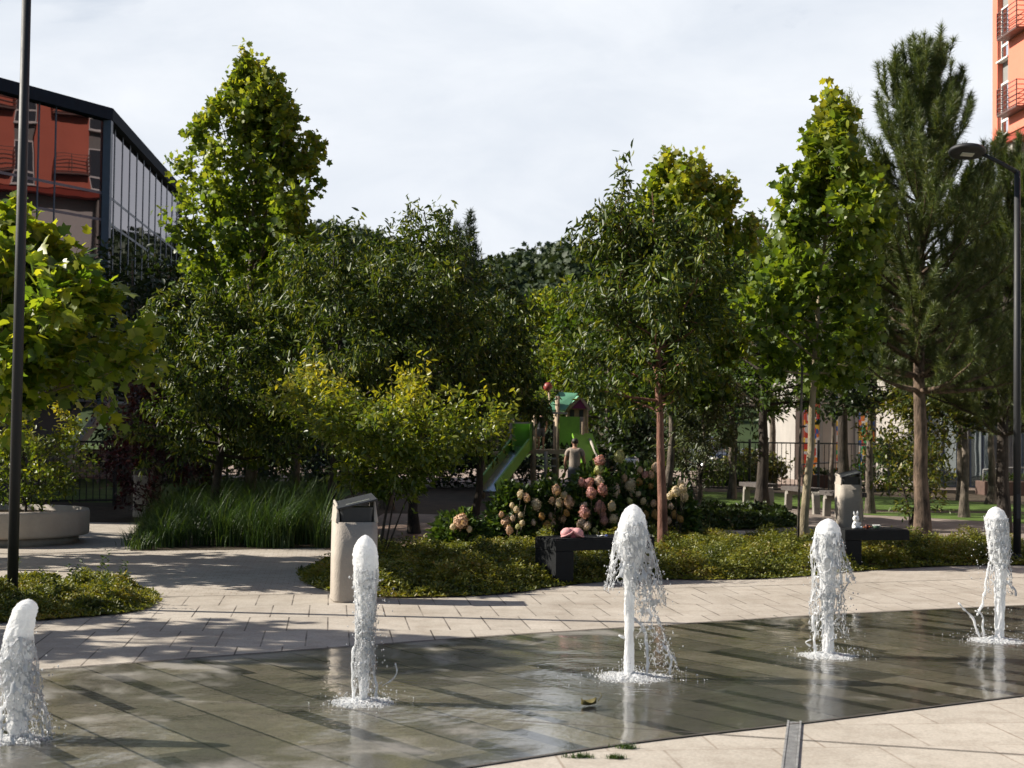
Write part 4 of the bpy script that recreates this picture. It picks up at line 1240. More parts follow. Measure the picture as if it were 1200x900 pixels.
for bi, (px, D, br_, bh, lab) in enumerate(bushes):
    t = thing('hydrangea', lab, 'flower bush', at(px, D), 0, 'hydrangeas along the back of the bed')
    rng = np.random.default_rng(200 + bi)
    b = Vector(t.location)
    tubes = []; n = 2600 if br_ > .4 else 1500
    u = norm(rng.normal(0, 1, (n, 3))); u[:, 2] = np.abs(u[:, 2])
    rr = rng.uniform(.35, 1.0, (n, 1)) ** .5
    pos = u * rr * np.array([br_, br_ * .8, bh * .92]) * (1 + .18 * vnoise(u[:, 0] * 3, u[:, 1] * 3, 1.0, bi)[:, None])
    leaves('foliage', pos, u + rng.normal(0, .6, (n, 3)) + np.array([0, 0, -.2]), rng.normal(0, .5, (n, 3)) + np.array([0, 0, .7]), rng.uniform(.07, .13, n), 'oval', m_hyd, t, rng, None, rng.uniform(.09, .14, n))
    for (hx, hy, hc, hs, hb) in heads:
        if hb != bi: continue
        dz = D - .28 - rng.uniform(0, .25) * (1 if hy > 570 else 0)
        q = Q(hx, hy, dz)
        o = bpy.data.objects.new('flower_head', HM[hc]); link(o, t)
        o.location = q - b; s = hs / FPX * dz * .9; o.scale = (s, s, s * rng.uniform(.95, 1.2)); o.rotation_euler = (rng.normal(0, .3), rng.normal(0, .3), rng.random() * 6.28)
        base_ = Vector((o.location.x * .35, o.location.y * .35, .03))
        tubes.append(([base_, Vector((o.location.x * .8, o.location.y * .8, o.location.z * .6)), o.location - Vector((0, 0, s * .4))], [.007, .005, .004], 4))
    tubes_mesh('stems', tubes, m_barkg, t)

# --- small litter: a dried leaf on the wet stone, grass tufts in the joints
m_dry = leaf_mat('dry_leaf', [(.12, .10, .03), (.22, .18, .06)], .7, .2, 1.0)
pl = P(690, 829)
t = thing('fallen_leaf', 'curled dry leaf lying on the wet stone between two water jets', 'leaf', (pl.x, pl.y, .012), .4)
mb = MB(); 
prev = None; n1_ = 9
for i in range(n1_):
    s = i / (n1_ - 1); w = .034 * math.sin(PI * min(1, s * 1.02 + .02)) + .004
    x = (s - .5) * .10; z = .001 + .022 * (2 * s - 1) ** 2
    mb.v += [(x, -w, z + .02), (x, 0, z * .4), (x, w, z + .024)]
for i in range(n1_ - 1):
    for k in (0, 1): mb.f.append((3 * i + k, 3 * i + k + 1, 3 * i + k + 4, 3 * i + k + 3)); mb.sm.append(True)
o = mb.build('blade', m_dry, t); sm = o.modifiers.new('solid', 'SOLIDIFY'); sm.thickness = .0012
mb = MB(); mb.tube([(.06, 0, .02), (.09, .01, .05), (.085, .03, .07)], [.0025, .002, .0015], 5); mb.build('stalk', m_dry, t)
for i, (px, py, w, lab) in enumerate([(679, 889, .09, 'small green weed tuft in a paver joint at the front edge of the wet strip'), (735, 878, .06, 'small flat weed in the joint behind the nearest weed tuft'), (722, 890, .05, 'tiny weed between the two larger weeds in the paving joint')]):
    p = P(px, py); rng = np.random.default_rng(300 + i); n = 160
    base = np.column_stack([p.x + rng.normal(0, w * .45, n), p.y + rng.normal(0, .012, n), np.full(n, .005)])
    o = blades('weed_tuft', base, rng.uniform(.012, .035, n), rng.random(n) * 6.28, rng.uniform(.6, 1.8, n), rng.uniform(.003, .006, n), m_blade, rng, 3)
    tag(o, lab, 'weed')
# ------------------------------------------------------------------ materials for built things
m_conc = pm('pale_concrete', (.36, .32, .275), .8, var=.08, scale=4, bump=.35, bscale=70, spec=.3)
m_conc_d = pm('grey_concrete', (.26, .24, .21), .85, var=.15, scale=5, bump=.4, bscale=60, spec=.25)
m_black = pm('black_metal', (.018, .019, .021), .45, var=.2, scale=10, bump=.08, bscale=120)
m_blackslab = pm('black_bench', (.008, .009, .010), .75, var=.25, scale=7, bump=.25, bscale=90, spec=.2)
m_post = pm('dark_lamp_paint', (.014, .015, .017), .6, var=.15, scale=5, bump=.05)
m_white = pm('white_paint', (.72, .72, .70), .5, var=.05)
m_lens = pm('lamp_lens', (.55, .55, .52), .3, var=.03)
m_wood_d = pm('dark_seat_wood', (.07, .06, .055), .7, var=.25, scale=12, bump=.3)
m_wood_p = pm('play_wood', (.34, .255, .17), .75, var=.2, scale=9, bump=.25)
m_green = pm('play_green', (.19, .40, .035), .45, var=.08)
m_green_d = pm('slide_green', (.14, .30, .03), .4, var=.1)
m_roofg = pm('roof_green', (.14, .36, .22), .5, var=.12)
m_purple = pm('gable_purple', (.20, .02, .09), .5, var=.08)
m_steel = pm('slide_steel', (.55, .56, .56), .22, metal=.9, var=.06)
m_redplastic = pm('red_plastic', (.30, .055, .04), .5, var=.1)
m_skin = pm('skin', (.36, .20, .13), .55, var=.06, sub=.1)
m_hair = pm('dark_hair', (.018, .013, .01), .6, var=.3, scale=30)
m_shirt = pm('tan_shirt', (.33, .27, .22), .85, var=.1, scale=6, bump=.3)
m_shorts = pm('grey_shorts', (.13, .13, .14), .85, var=.1)
m_shirtk = pm('black_shirt', (.02, .02, .024), .85, var=.15)
m_pink = pm('pink_cloth', (.55, .27, .27), .85, var=.12, scale=14, bump=.4, bscale=60)
m_pinkd = pm('pink_lining', (.24, .06, .07), .85, var=.12)
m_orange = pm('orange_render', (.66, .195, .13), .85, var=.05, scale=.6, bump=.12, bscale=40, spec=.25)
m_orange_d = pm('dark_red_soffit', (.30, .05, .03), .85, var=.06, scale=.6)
m_greyp = pm('grey_panel', (.22, .22, .21), .6, var=.06)
m_rail = pm('rail_metal', (.12, .07, .06), .5, metal=.3, var=.1)
m_stone = pm('stone_cladding', (.30, .28, .255), .75, var=.08, scale=.8, bump=.15)
m_render = pm('white_render', (.55, .54, .52), .8, var=.05, scale=.5)
m_frame_b = pm('blue_grey_frame', (.05, .075, .125), .45, var=.1)
m_fascia = pm('roof_fascia', (.012, .02, .034), .8, var=.12, spec=.08)
m_brown = pm('brown_planter', (.085, .05, .038), .8, var=.15)
m_pipe = pm('pink_flue', (.42, .2, .16), .7, var=.1)


def glass_mat(name, tint, dark, base=.3):
    m, nt, out = nodes(name)
    fr = N(nt, 'ShaderNodeFresnel', {'IOR': 1.5})
    f = math_n(nt, 'MULTIPLY_ADD', fr.outputs[0], 1.0 - base, base, clamp=True)
    tc = N(nt, 'ShaderNodeTexCoord')
    n1 = N(nt, 'ShaderNodeTexNoise', {'Vector': tc.outputs['Object'], 'Scale': .55, 'Detail': 1.5})
    bp = N(nt, 'ShaderNodeBump', {'Height': n1.outputs['Fac'], 'Strength': .12, 'Distance': .05})
    gc = mixc(nt, math_n(nt, 'POWER', fr.outputs[0], .6), tint, (.9, .92, .95))
    g = N(nt, 'ShaderNodeBsdfGlossy', {'Color': gc, 'Roughness': .012, 'Normal': bp.outputs[0]})
    d = N(nt, 'ShaderNodeBsdfDiffuse', {'Color': col4(dark)})
    mx = N(nt, 'ShaderNodeMixShader', {0: f, 1: d.outputs[0], 2: g.outputs[0]})
    nt.links.new(mx.outputs[0], out.inputs[0])
    return m


m_cglass = glass_mat('coated_glass', (.46, .36, .38), (.004, .006, .009), .14)
m_wglass = glass_mat('window_glass', (.8, .85, .9), (.03, .035, .04), .12)
m_eglass = glass_mat('entrance_glass', (.7, .8, .85), (.05, .07, .08), .2)


def stained_mat():
    m, nt, out = nodes('coloured_glass')
    tc = N(nt, 'ShaderNodeTexCoord')
    mp = N(nt, 'ShaderNodeMapping', {'Vector': tc.outputs['Object'], 'Scale': (5.2, 1, 3.0)})
    v = N(nt, 'ShaderNodeTexVoronoi', {'Vector': mp.outputs[0], 'Scale': 1.5, 'Randomness': .85}, distance='CHEBYCHEV')
    w = N(nt, 'ShaderNodeTexWhiteNoise', {'Vector': v.outputs['Position']})
    r = ramp(nt, w.outputs['Value'], [(0, (.75, .75, .72)), (.22, (.55, .05, .03)), (.36, (.75, .22, .03)), (.5, (.75, .5, .05)), (.62, (.04, .35, .12)), (.74, (.04, .12, .4)), (.84, (.65, .68, .7)), (.93, (.5, .1, .06))], 'CONSTANT')
    b = N(nt, 'ShaderNodeBsdfPrincipled', {'Base Color': r.outputs[0], 'Roughness': .25})
    nt.links.new(b.outputs[0], out.inputs[0])
    return m


m_stained = stained_mat()


# ------------------------------------------------------------------ lamp posts
def lamp(label, base, H, rz, r=.045, arm=.55):
    t = thing('lamp_post', label, 'lamp post', base, rz, 'dark lamp posts of the plaza')
    MB().tube([(0, 0, 0), (0, 0, H * .5), (0, 0, H)], [r * 1.05, r, r * .85], 16).build('pole', m_post, t)
    MB().lathe([(r * 2.0, 0), (r * 2.0, .02), (r * 1.35, .03), (r * 1.3, .12), (r * 1.05, .13)], 20).build('collar', m_post, t)
    MB().box((0, -r * 1.02, .75), (.05, .012, .32)).build('service_door', m_post, t, .003)
    MB().tube([(0, 0, H - .02), (-arm * .45, 0, H + .10), (-arm, 0, H + .22)], [r * .75, r * .6, r * .5], 10).build('arm', m_post, t)
    h = bpy.data.objects.new('lamp_head', None)
    M = Matrix.Rotation(R(-11), 3, 'X') @ Matrix.Rotation(R(4), 3, 'Y')
    mb = MB(); prof = [(.03, -.035), (.20, -.035), (.235, -.022), (.24, 0), (.22, .03), (.12, .055), (.02, .06)]
    mb.lathe(prof, 36); mb.v = [tuple(M @ Vector(v) + Vector((-arm - .2, 0, H + .25))) for v in mb.v]
    hd = mb.build('lamp_head', m_post, t)
    mb = MB(); mb.box((0, 0, -.042), (.16, .10, .012)); mb.v = [tuple(M @ Vector(v) + Vector((-arm - .2, 0, H + .25))) for v in mb.v]
    mb.build('lens', m_lens, hd)
    bpy.data.objects.remove(h)
    return t


pl = P(14, 712)
lamp('dark lamp post rising out of the small left bed of ground cover', (pl.x, pl.y, .005), 6.3, PI, .046)
q = at(1192, 18.6)
lamp('dark lamp post with a round disc lamp head at the right edge', q, htop(1196, 199, 18.6), 0, .047, .46)


# ------------------------------------------------------------------ litter bins
def rrect(w, d, r, n=6):
    o = []
    for cx_, cy_, a0 in ((w / 2 - r, d / 2 - r, 0), (-w / 2 + r, d / 2 - r, 90), (-w / 2 + r, -d / 2 + r, 180), (w / 2 - r, -d / 2 + r, 270)):
        for k in range(n + 1):
            a = R(a0 + 90 * k / n); o.append((cx_ + r * math.cos(a), cy_ + r * math.sin(a)))
    return o


def make_bin(label, loc, rz):
    t = thing('litter_bin', label, 'litter bin', loc, rz, 'pale concrete litter bins')
    w, d, H = .42, .40, .94
    # concrete shell, open at the top: front lip low, the two cheeks rise to the lid
    mb = MB(); n = len(rrect(w, d, .09)); rings = []
    for z, s in ((0, .97), (.02, 1.0), (.4, 1.0), (.76, .985)):
        rings.append([(x * s, y * s, z) for x, y in rrect(w, d, .09)])
    rings.append([(x * .90, y * .90, .76) for x, y in rrect(w, d, .09)])
    rings.append([(x * .88, y * .88, .60) for x, y in rrect(w, d, .09)])
    mb.loft(rings); shell = mb.build('body', m_conc, t)
    for sx in (-1, 1):
        mb = MB(); out = []
        for k in range(9):
            u = k / 8; y = -.155 + .33 * u
            out.append((y, .76, .93 + (.03 if sx > 0 else 0) + .02 * u if True else 0))
        # cheek: leaf of concrete with a curved front edge
        prof = [(-.17, .755), (.17, .755), (.185, .96 + .05 * (sx > 0)), (-.02, .93 + .05 * (sx > 0)), (-.10, .90 + .05 * (sx > 0)), (-.145, .85), (-.165, .80)]
        x0, x1 = (sx * .205, sx * .165)
        vs = [(x0 - sx * .02 * max(0, (p[1] - .755) / .2), p[0], p[1]) for p in prof] + [(x1, p[0], p[1]) for p in prof]; m = len(prof)
        mb.add(vs, [tuple(range(m)), tuple(range(2 * m - 1, m - 1, -1))] + [(i, i + m, (i + 1) % m + m, (i + 1) % m) for i in range(m)])
        bm = None
        mb.build('cheek', m_conc, t, .012)
    mb = MB(); mb.prism(rrect(.325, .33, .05), .58, .90); mb.build('liner', m_black, t)
    mb = MB(); v = [(-.19, -.19, .875), (.19, -.19, .965), (.19, .20, 1.005), (-.19, .20, .915)]
    mb.add(v + [(a, b, c + .018) for a, b, c in v], [(3, 2, 1, 0), (4, 5, 6, 7), (0, 1, 5, 4), (1, 2, 6, 5), (2, 3, 7, 6), (3, 0, 4, 7)])
    lid = mb.build('lid', m_black, t, .006)
    mb = MB(); mb.bar((-.10, -.12, .925), (.12, -.12, .978), .05, .008); mb.build('handle', m_steel, lid)
    return t


b1 = P(414, 704)
bin1 = make_bin('nearer pale concrete litter bin with a tilted black lid, beside the golden bush', (b1.x, b1.y, .004), R(14))
b2 = P(994, 618)
o = copy_tree(bin1); o.location = (b2.x, b2.y, .010); o.rotation_euler = (0, 0, R(6)); o['label'] = 'farther litter bin standing behind the white toy rabbit and the water jet'
b3 = P(172, 606)
o = copy_tree(bin1); o.location = (b3.x, b3.y, .006); o.rotation_euler = (0, 0, R(-20)); o['label'] = 'litter bin in deep shade at the left end of the ornamental grass'


# ------------------------------------------------------------------ black benches
def bench(label, loc, rz, L, H=.475, D_=.48):
    t = thing('slab_bench', label, 'bench', loc, rz, 'black slab benches')
    MB().box((L / 2, D_ / 2, H - .06), (L, D_, .12)).build('seat', m_blackslab, t, .008)
    MB().box((.115, D_ / 2, (H - .122) / 2), (.22, D_ - .006, H - .122)).build('leg', m_blackslab, t, .006)
    mb = MB()
    for k in range(7): mb.box((L / 2, .045 + k * (D_ - .09) / 6, H + .006), (L - .02, (D_ - .09) / 6 - .012, .012))
    mb.build('seat_slats', m_blackslab, t, .003)
    return t


p1 = P(653, 687)
bench('black slab bench carrying a pink cap, behind the tall middle water jet', (p1.x - .02, p1.y, .014), R(27), 1.25)
p2 = P(990, 668.5)
bench('black slab bench carrying the white toy rabbit and small dishes', (p2.x, p2.y, .014), R(12), .86, .47, .45)


def onb(p, rz, u, v, z): 
    return Vector((p.x + math.cos(rz) * u - math.sin(rz) * v, p.y + math.sin(rz) * u + math.cos(rz) * v, z))


# pink cap
zb1 = .014 + .475 + .012
c = onb(p1, R(27), .27, .17, zb1)
t = thing('cloth_cap', 'small pink cloth cap lying folded on the black bench', 'cap', c, R(5))
mb = MB()
for sx in (-1, 1): mb.ball((sx * .06, 0, .05), (.068, .085, .055), 14, 10, Matrix.Rotation(sx * R(14), 3, 'Y'))
mb.ball((0, .03, .055), (.07, .07, .05), 12, 8)
mb.build('crown', m_pink, t)
mb = MB(); mb.add([(-.03, -.088, .004), (.035, -.088, .004), (.004, -.07, .07)], [(0, 1, 2)]); o = mb.build('lining', m_pinkd, t); o.modifiers.new('solid', 'SOLIDIFY').thickness = .006
mb = MB(); mb.tube([(-.12, -.04, .012), (-.09, -.085, .02), (-.03, -.098, .045), (.003, -.09, .078), (.04, -.098, .045), (.09, -.085, .02), (.125, -.04, .012)], .011, 8); mb.build('brim', m_pink, t)
# white and blue scrap
c = onb(p1, R(27), .62, .12, zb1)
t = thing('paper_wrapper', 'small crumpled white and blue wrapper on the bench right of the pink cap', 'wrapper', c, .3)
mb = MB(); rr = random.Random(4)
vs = [(-.06 + .03 * i + rr.uniform(-.006, .006), -.02 + .02 * j + rr.uniform(-.004, .004), .004 + .022 * rr.random()) for j in range(3) for i in range(5)]
mb.add(vs, [(j * 5 + i, j * 5 + i + 1, j * 5 + i + 6, j * 5 + i + 5) for j in range(2) for i in range(4)])
o = mb.build('paper', m_white, t); o.modifiers.new('solid', 'SOLIDIFY').thickness = .002
mb = MB(); mb.ball((.05, 0, .015), (.02, .014, .013), 8, 6); mb.build('blue_twist', pm('blue_paper', (.06, .09, .3), .5), t)

# white toy rabbit
zb2 = .014 + .47 + .012
c = onb(p2, R(12), .215, .15, zb2)
t = thing('toy_rabbit', 'white toy rabbit sitting upright on the black bench', 'toy', c, R(20))
mb = MB(); mb.loft([[(r * math.cos(2 * PI * k / 14), r * .85 * math.sin(2 * PI * k / 14), z) for k in range(14)] for r, z in ((.02, .002), (.042, .012), (.05, .035), (.042, .065), (.03, .085), (.022, .098))])
for sx in (-1, 1): mb.ball((sx * .043, -.03, .02), (.024, .04, .02), 10, 7)
for sx in (-1, 1): mb.ball((sx * .04, -.022, .068), (.014, .028, .014), 8, 6)
mb.build('body', m_white, t)
mb = MB(); mb.ball((0, -.004, .127), (.043, .042, .04), 14, 10); mb.ball((0, -.036, .118), (.018, .016, .013), 10, 7)
hd = mb.build('head', m_white, t)
for sx, s in ((-1, .05), (1, .06)):
    mb = MB(); mb.tube([(sx * .016, 0, .16), (sx * .022, 0, .185), (sx * .026, .004, .205), (sx * .026, .006, .22)], [.009, .012, .011, .004], 8); mb.build('ear', m_white, hd)
    mb = MB(); mb.ball((sx * .019, -.038, .134), (.008, .005, .01), 8, 6); mb.build('eye', m_black, hd)
# dishes
c = onb(p2, R(12), .37, .16, zb2)
t = thing('small_cup', 'small dark red cup beside the toy rabbit', 'cup', c)
MB().lathe([(.018, 0), (.024, .05), (.022, .05), (.016, .006)], 16).build('body', pm('dark_red_cup', (.13, .03, .02), .5), t)
mb = MB(); mb.tube([(.022, 0, .04), (.036, 0, .036), (.036, 0, .018), (.02, 0, .014)], .004, 6); mb.build('handle', pm('dark_red_cup', (.13, .03, .02), .5), t)
c = onb(p2, R(12), .50, .17, zb2)
t = thing('small_bowl', 'small green bowl with a white rim on the bench right of the dark red cup', 'bowl', c)
MB().lathe([(.022, 0), (.03, .006), (.05, .04), (.047, .04), (.027, .010), (.005, .008)], 20).build('body', pm('green_bowl', (.07, .12, .08), .4), t)
MB().lathe([(.052, .040), (.053, .046), (.045, .046), (.045, .040)], 20).build('rim', m_white, t)
c = onb(p2, R(12), .43, .29, zb2)
t = thing('toy_shovel', 'small orange toy shovel lying behind the dark red cup', 'toy', c, .6)
mb = MB(); mb.tube([(-.06, 0, .012), (.02, 0, .016)], .006, 8); mb.build('handle', pm('orange_plastic', (.5, .15, .05), .5), t)
mb = MB(); mb.loft([[(.02, y * .5, .008 + abs(y) * .4), (.02, y * .5, .014 + abs(y) * .4)] and [(.02 + .05 * u, .022 * math.cos(2 * PI * k / 10) * (1 - .3 * u), .014 + .009 * math.sin(2 * PI * k / 10)) for k in range(10)] for u in (0, .5, 1) for y in (0,)]); mb.build('blade', pm('orange_plastic', (.5, .15, .05), .5), t)

# ------------------------------------------------------------------ round planter
c = at(14, 20.0)
t = thing('round_planter', 'large round pale stone planter on a recessed plinth at the left edge', 'planter', c)
MB().lathe([(.93, 0), (.93, .11)], 64).build('plinth', m_conc_d, t)
MB().lathe([(.98, .112), (1.06, .125), (1.075, .16), (1.075, .44), (1.06, .475), (1.02, .48), (.98, .475), (.96, .40), (.5, .39), (.01, .39)], 72).build('bowl', m_conc, t)
MB().lathe([(.955, .392), (.7, .42), (.01, .43)], 40).build('soil', m_soil, t)
kc = [P(-60, 648), P(20, 650), P(90, 648), P(150, 644), P(175, 636)]
ribbon('pavement_kerb', spline([(p.x, p.y) for p in kc]), .05, .014, m_joint)

# stake beside the slender plane tree
s0 = P(935, 651)
t = thing('tree_stake', 'thin wooden stake beside the pale trunk of the slender plane tree', 'stake', (s0.x, s0.y, .01))
MB().tube([(0, 0, 0), (.02, 0, 1.4), (.045, 0, 2.6)], [.019, .018, .016], 8).build('pole', m_barkg, t)
mb = MB(); mb.tube([(.02, -.02, 1.75), (.06, -.05, 1.76), (.10, -.02, 1.75), (.06, .04, 1.74), (.02, .02, 1.75)], .009, 6); mb.build('tie', m_black, t)


# ------------------------------------------------------------------ grey garden benches
def gbench():
    t = thing('garden_bench', 'x', 'bench', (0, 0, 0), 0, 'grey garden benches along the path')
    L, H, th, d = 1.5, .46, .10, .46
    def rib(y0, y1):
        pts = []
        for px_, pz in [(-L / 2 - .03, 0), (-L / 2, H - .14)]: pts.append((px_, pz))
        for k in range(1, 7):
            a = PI - PI / 2 * k / 6; pts.append((-L / 2 + .14 + .14 * math.cos(a), H - .14 + .14 * math.sin(a)))
        pts.append((-L / 2 + .34, H)); full = pts + [(-x, z) for x, z in reversed(pts)]
        inn = []
        for x, z in full:
            sx = -1 if x < 0 else 1
            inn.append((x - sx * th if abs(x) > L / 2 - .1 else x, min(z, H - th) if z > 0 else 0))
        n = len(full); mb = MB()
        vs = [(x, y0, z) for x, z in full] + [(x, y0, z) for x, z in inn] + [(x, y1, z) for x, z in full] + [(x, y1, z) for x, z in inn]
        fs = []
        for i in range(n - 1):
            if i == n // 2 - 1: continue
            fs += [(i, i + 1, n + i + 1, n + i), (2 * n + i, 3 * n + i, 3 * n + i + 1, 2 * n + i + 1), (i, 2 * n + i, 2 * n + i + 1, i + 1), (n + i, n + i + 1, 3 * n + i + 1, 3 * n + i)]
        fs += [(0, n, 3 * n, 2 * n), (n - 1, 2 * n - 1, 4 * n - 1, 3 * n - 1)]; h_ = n // 2 - 1
        fs += [(h_, n + h_, 3 * n + h_, 2 * n + h_), (h_ + 1, n + h_ + 1, 3 * n + h_ + 1, 2 * n + h_ + 1)]
        mb.add(vs, fs); return mb
    both = rib(-.075, .075)
    for sgn in (-1, 1):
        keep = [f for f in both.f if all(both.v[k][0] * sgn > 0 for k in f)]
        used = sorted({k for f in keep for k in f}); mp_ = {k: n for n, k in enumerate(used)}
        h = MB(); h.add([both.v[k] for k in used], [tuple(mp_[k] for k in f) for f in keep]); h.build('end_frame', m_conc_d, t, .012)
    mb = MB()
    for k in range(6): mb.box((0, -d / 2 + .04 + k * .076, H + .028), (L - .30, .066, .09))
    mb.build('seat', m_wood_d, t, .004)
    return t


g0 = gbench()
A_, B_ = P(866, 591), P(912, 597)
A2, B2 = P(925, 599), P(955, 602.5)
A3, B3 = P(964, 605), P(1012, 612)
for i, (a, b, lab) in enumerate([(A_, B_, 'grey garden bench crossed by the dark brown tree trunk'), (A2, B2, 'grey garden bench right behind the slender pale plane trunk'), (A3, B3, 'grey garden bench half hidden behind the farther litter bin')]):
    o = g0 if i == 0 else copy_tree(g0)
    m = (a + b) / 2; o.location = (m.x, m.y, .010); o.rotation_euler = (0, 0, math.atan2((B3 - A_).y, (B3 - A_).x)); o['label'] = lab


# ------------------------------------------------------------------ fences
def fence(label, a, b, H, nsec, step=.115):
    a = Vector(a); b = Vector(b); d = b - a; L = d.length
    t = thing('bar_fence', label, 'fence', a, math.atan2(d.y, d.x))
    s = L / nsec
    for i in range(nsec + 1):
        MB().box((i * s, 0, (H + .06) / 2), (.07, .07, H + .06)).build('post', m_black, t)
    for i in range(nsec):
        mb = MB(); x0 = i * s + .04; x1 = (i + 1) * s - .04
        mb.box(((x0 + x1) / 2, 0, H - .03), (x1 - x0, .035, .04)); mb.box(((x0 + x1) / 2, 0, .12), (x1 - x0, .035, .04))
        n = int((x1 - x0) / step)
        for k in range(1, n): mb.box((x0 + (x1 - x0) * k / n, 0, H / 2 + .03), (.018, .018, H - .12))
        mb.build('bar_panel', m_black, t)
    return t


fence('black bar fence behind the right lawn with coloured glass strips showing through', at(800, 40.5), at(1042, 39.0), htop(940, 518, 40), 3)
fence('black bar fence in the shade beside the purple bush', at(28, 28.5), at(136, 29.5), 1.35, 1, .13)
lp = at(845, 39.2)
t = thing('gate_post', 'thick black square post standing in front of the fence by the dark car', 'post', at(860, 39.0))
MB().box((0, 0, .95), (.17, .17, 1.9)).build('shaft', m_black, t, .01); MB().box((0, 0, 1.92), (.21, .21, .035)).build('cap', m_black, t, .008)


# ------------------------------------------------------------------ glass building on the left
def bpt(px, D): return Vector((Q(px, 505, D).x, D))


HB = 10.0
Cc = bpt(117, 37.2); F1 = bpt(0, 34.4); En = bpt(200, 48.8)
df = (Cc - F1).normalized(); F0 = F1 - df * 11
d2 = (En - Cc).normalized(); En = Cc + d2 * 13.2
t = thing('glass_building', 'dark glass fronted building at the left edge reflecting a red block', 'building', (Cc.x, Cc.y, 0))
def loc(p, z): return (p.x - Cc.x, p.y - Cc.y, z)
nf = Vector((df.y, -df.x)); n2_ = Vector((d2.y, -d2.x))
ZB = 2.3
inner = [F0 - nf * .12, Cc - nf * .12 - n2_ * .12, En - n2_ * .12, En - n2_ * 14, F0 - nf * 14 + d2 * 2]
mb = MB(); mb.prism([(p.x - Cc.x, p.y - Cc.y) for p in inner], ZB, HB - .32); mb.build('wall', m_fascia, t)
def cut1(px):  # where the sight line through px meets facade 1
    r = ray(px, 300); k = Vector((r.x, r.y)); M_ = Matrix(((k.x, -df.x), (k.y, -df.y)))
    s_ = M_.inverted() @ F1; return s_[1]


prof_ = [(0, 0), ((F1 - F0).length + cut1(60), 0), ((F1 - F0).length + cut1(119), ZB - .003), (0, ZB - .003)]
mb = MB()
mb.add([loc(F0 + df * u - nf * .4, z) for u, z in prof_] + [loc(F0 + df * u - nf * .8, z) for u, z in prof_],
       [(0, 1, 2, 3), (7, 6, 5, 4), (0, 4, 5, 1), (1, 5, 6, 2), (2, 6, 7, 3), (3, 7, 4, 0)])
mb.build('base_wall', pm('blue_base_panel', (.02, .028, .05), .5, var=.1), t)
# eave
e = .16
outer = [F0 + nf * e, Cc + (nf + n2_).normalized() * e * 1.1, En + n2_ * e, En - n2_ * 14, F0 - nf * 14 + d2 * 2]
mb = MB(); mb.prism([(p.x - Cc.x, p.y - Cc.y) for p in outer], HB - .317, HB); mb.build('roof', m_fascia, t)
MB().tube([loc(F1 + df * .42 - nf * 1.2, HB + .002), loc(F1 + df * .42 - nf * 1.2, HB + .72)], .13, 12).build('chimney', m_pipe, t)
trz = [2.3, 4.6, 7.05, 7.75]


def curtain(a, dirv, nrm, cuts, mw=.07):
    for i in range(len(cuts)):
        p = a + dirv * cuts[i]
        MB().bar(loc(p - nrm * .027, ZB), loc(p - nrm * .027, HB - .32), mw, .07).build('mullion', m_frame_b, t)
        if i + 1 < len(cuts):
            u0, u1 = cuts[i], cuts[i + 1]
            p0 = a + dirv * (u0 + .03); p1_ = a + dirv * (u1 - .03)
            mb = MB(); mb.add([loc(p0, ZB + .02), loc(p1_, ZB + .02), loc(p1_, HB - .33), loc(p0, HB - .33)], [(0, 1, 2, 3)])
            o = mb.build('glass_panel', m_cglass, t)
    for z in trz:
        p0 = a + dirv * cuts[0] + nrm * -.026; p1_ = a + dirv * cuts[-1] + nrm * -.026
        MB().bar(loc(p0, z), loc(p1_, z), .06, .07).build('transom', m_frame_b, t)


L1 = (Cc - F0).length
cuts = [0, 2, 4, 6, 8, 9.6] + [(F1 - F0).length + cut1(px) for px in (42, 62)] + [L1 - .02]
curtain(F0, df, nf, cuts)
curtain(Cc, d2, n2_, [.02 + i * (13.1 / 12) for i in range(13)], .085)
MB().bar(loc(Cc + (nf + n2_).normalized() * .05, ZB - .1), loc(Cc + (nf + n2_).normalized() * .05, HB - .33), .2, .2).build('corner_post', m_frame_b, t)
# leaning column and porch roof under the raised corner
q0 = Q(76, 541, 33.5); q1 = Q(126, 474, 35.5)
MB().bar(loc(Vector((q0.x, q0.y)), q0.z), loc(Vector((q1.x, q1.y)), q1.z), .16, .2).build('leaning_column', m_conc, t)
q0 = Q(118, 426, 35.2); q1 = Q(172, 440, 35.6)
MB().bar(loc(Vector((q0.x, q0.y)), q0.z), loc(Vector((q1.x, q1.y)), q1.z), 1.2, .14).build('porch_roof', m_conc, t)
q0 = Q(66, 585, 34.2)
# pale low wall glimpsed through the left fence
c = at(100, 46)
t = thing('low_wall', 'pale low wall glimpsed through the left bar fence', 'wall', (c[0], c[1], 0))
MB().box((0, 0, .42), (7, .3, .84)).build('body', m_render, t); MB().box((0, 0, .865), (7.1, .38, .05)).build('coping', m_conc, t)


# ------------------------------------------------------------------ orange block on the right
E1 = Vector((17.56, 52.0)); E2 = Vector((19.6, 20.0)); de = (E2 - E1).normalized(); ne = Vector((de.y, -de.x))
if ne.x > 0: ne = -ne
t = thing('orange_block', 'orange apartment block overhanging at the top right corner, with railed windows', 'building', (E1.x, E1.y, 0))
def le(u, off, z): p = E1 + de * u + ne * off; return (p.x - E1.x, p.y - E1.y, z)
LB = (E2 - E1).length; Z0, Z1 = 12.5, 24.0
SL = .95   # window slot width
bays = [.45 + 3.4 * i for i in range(9)]
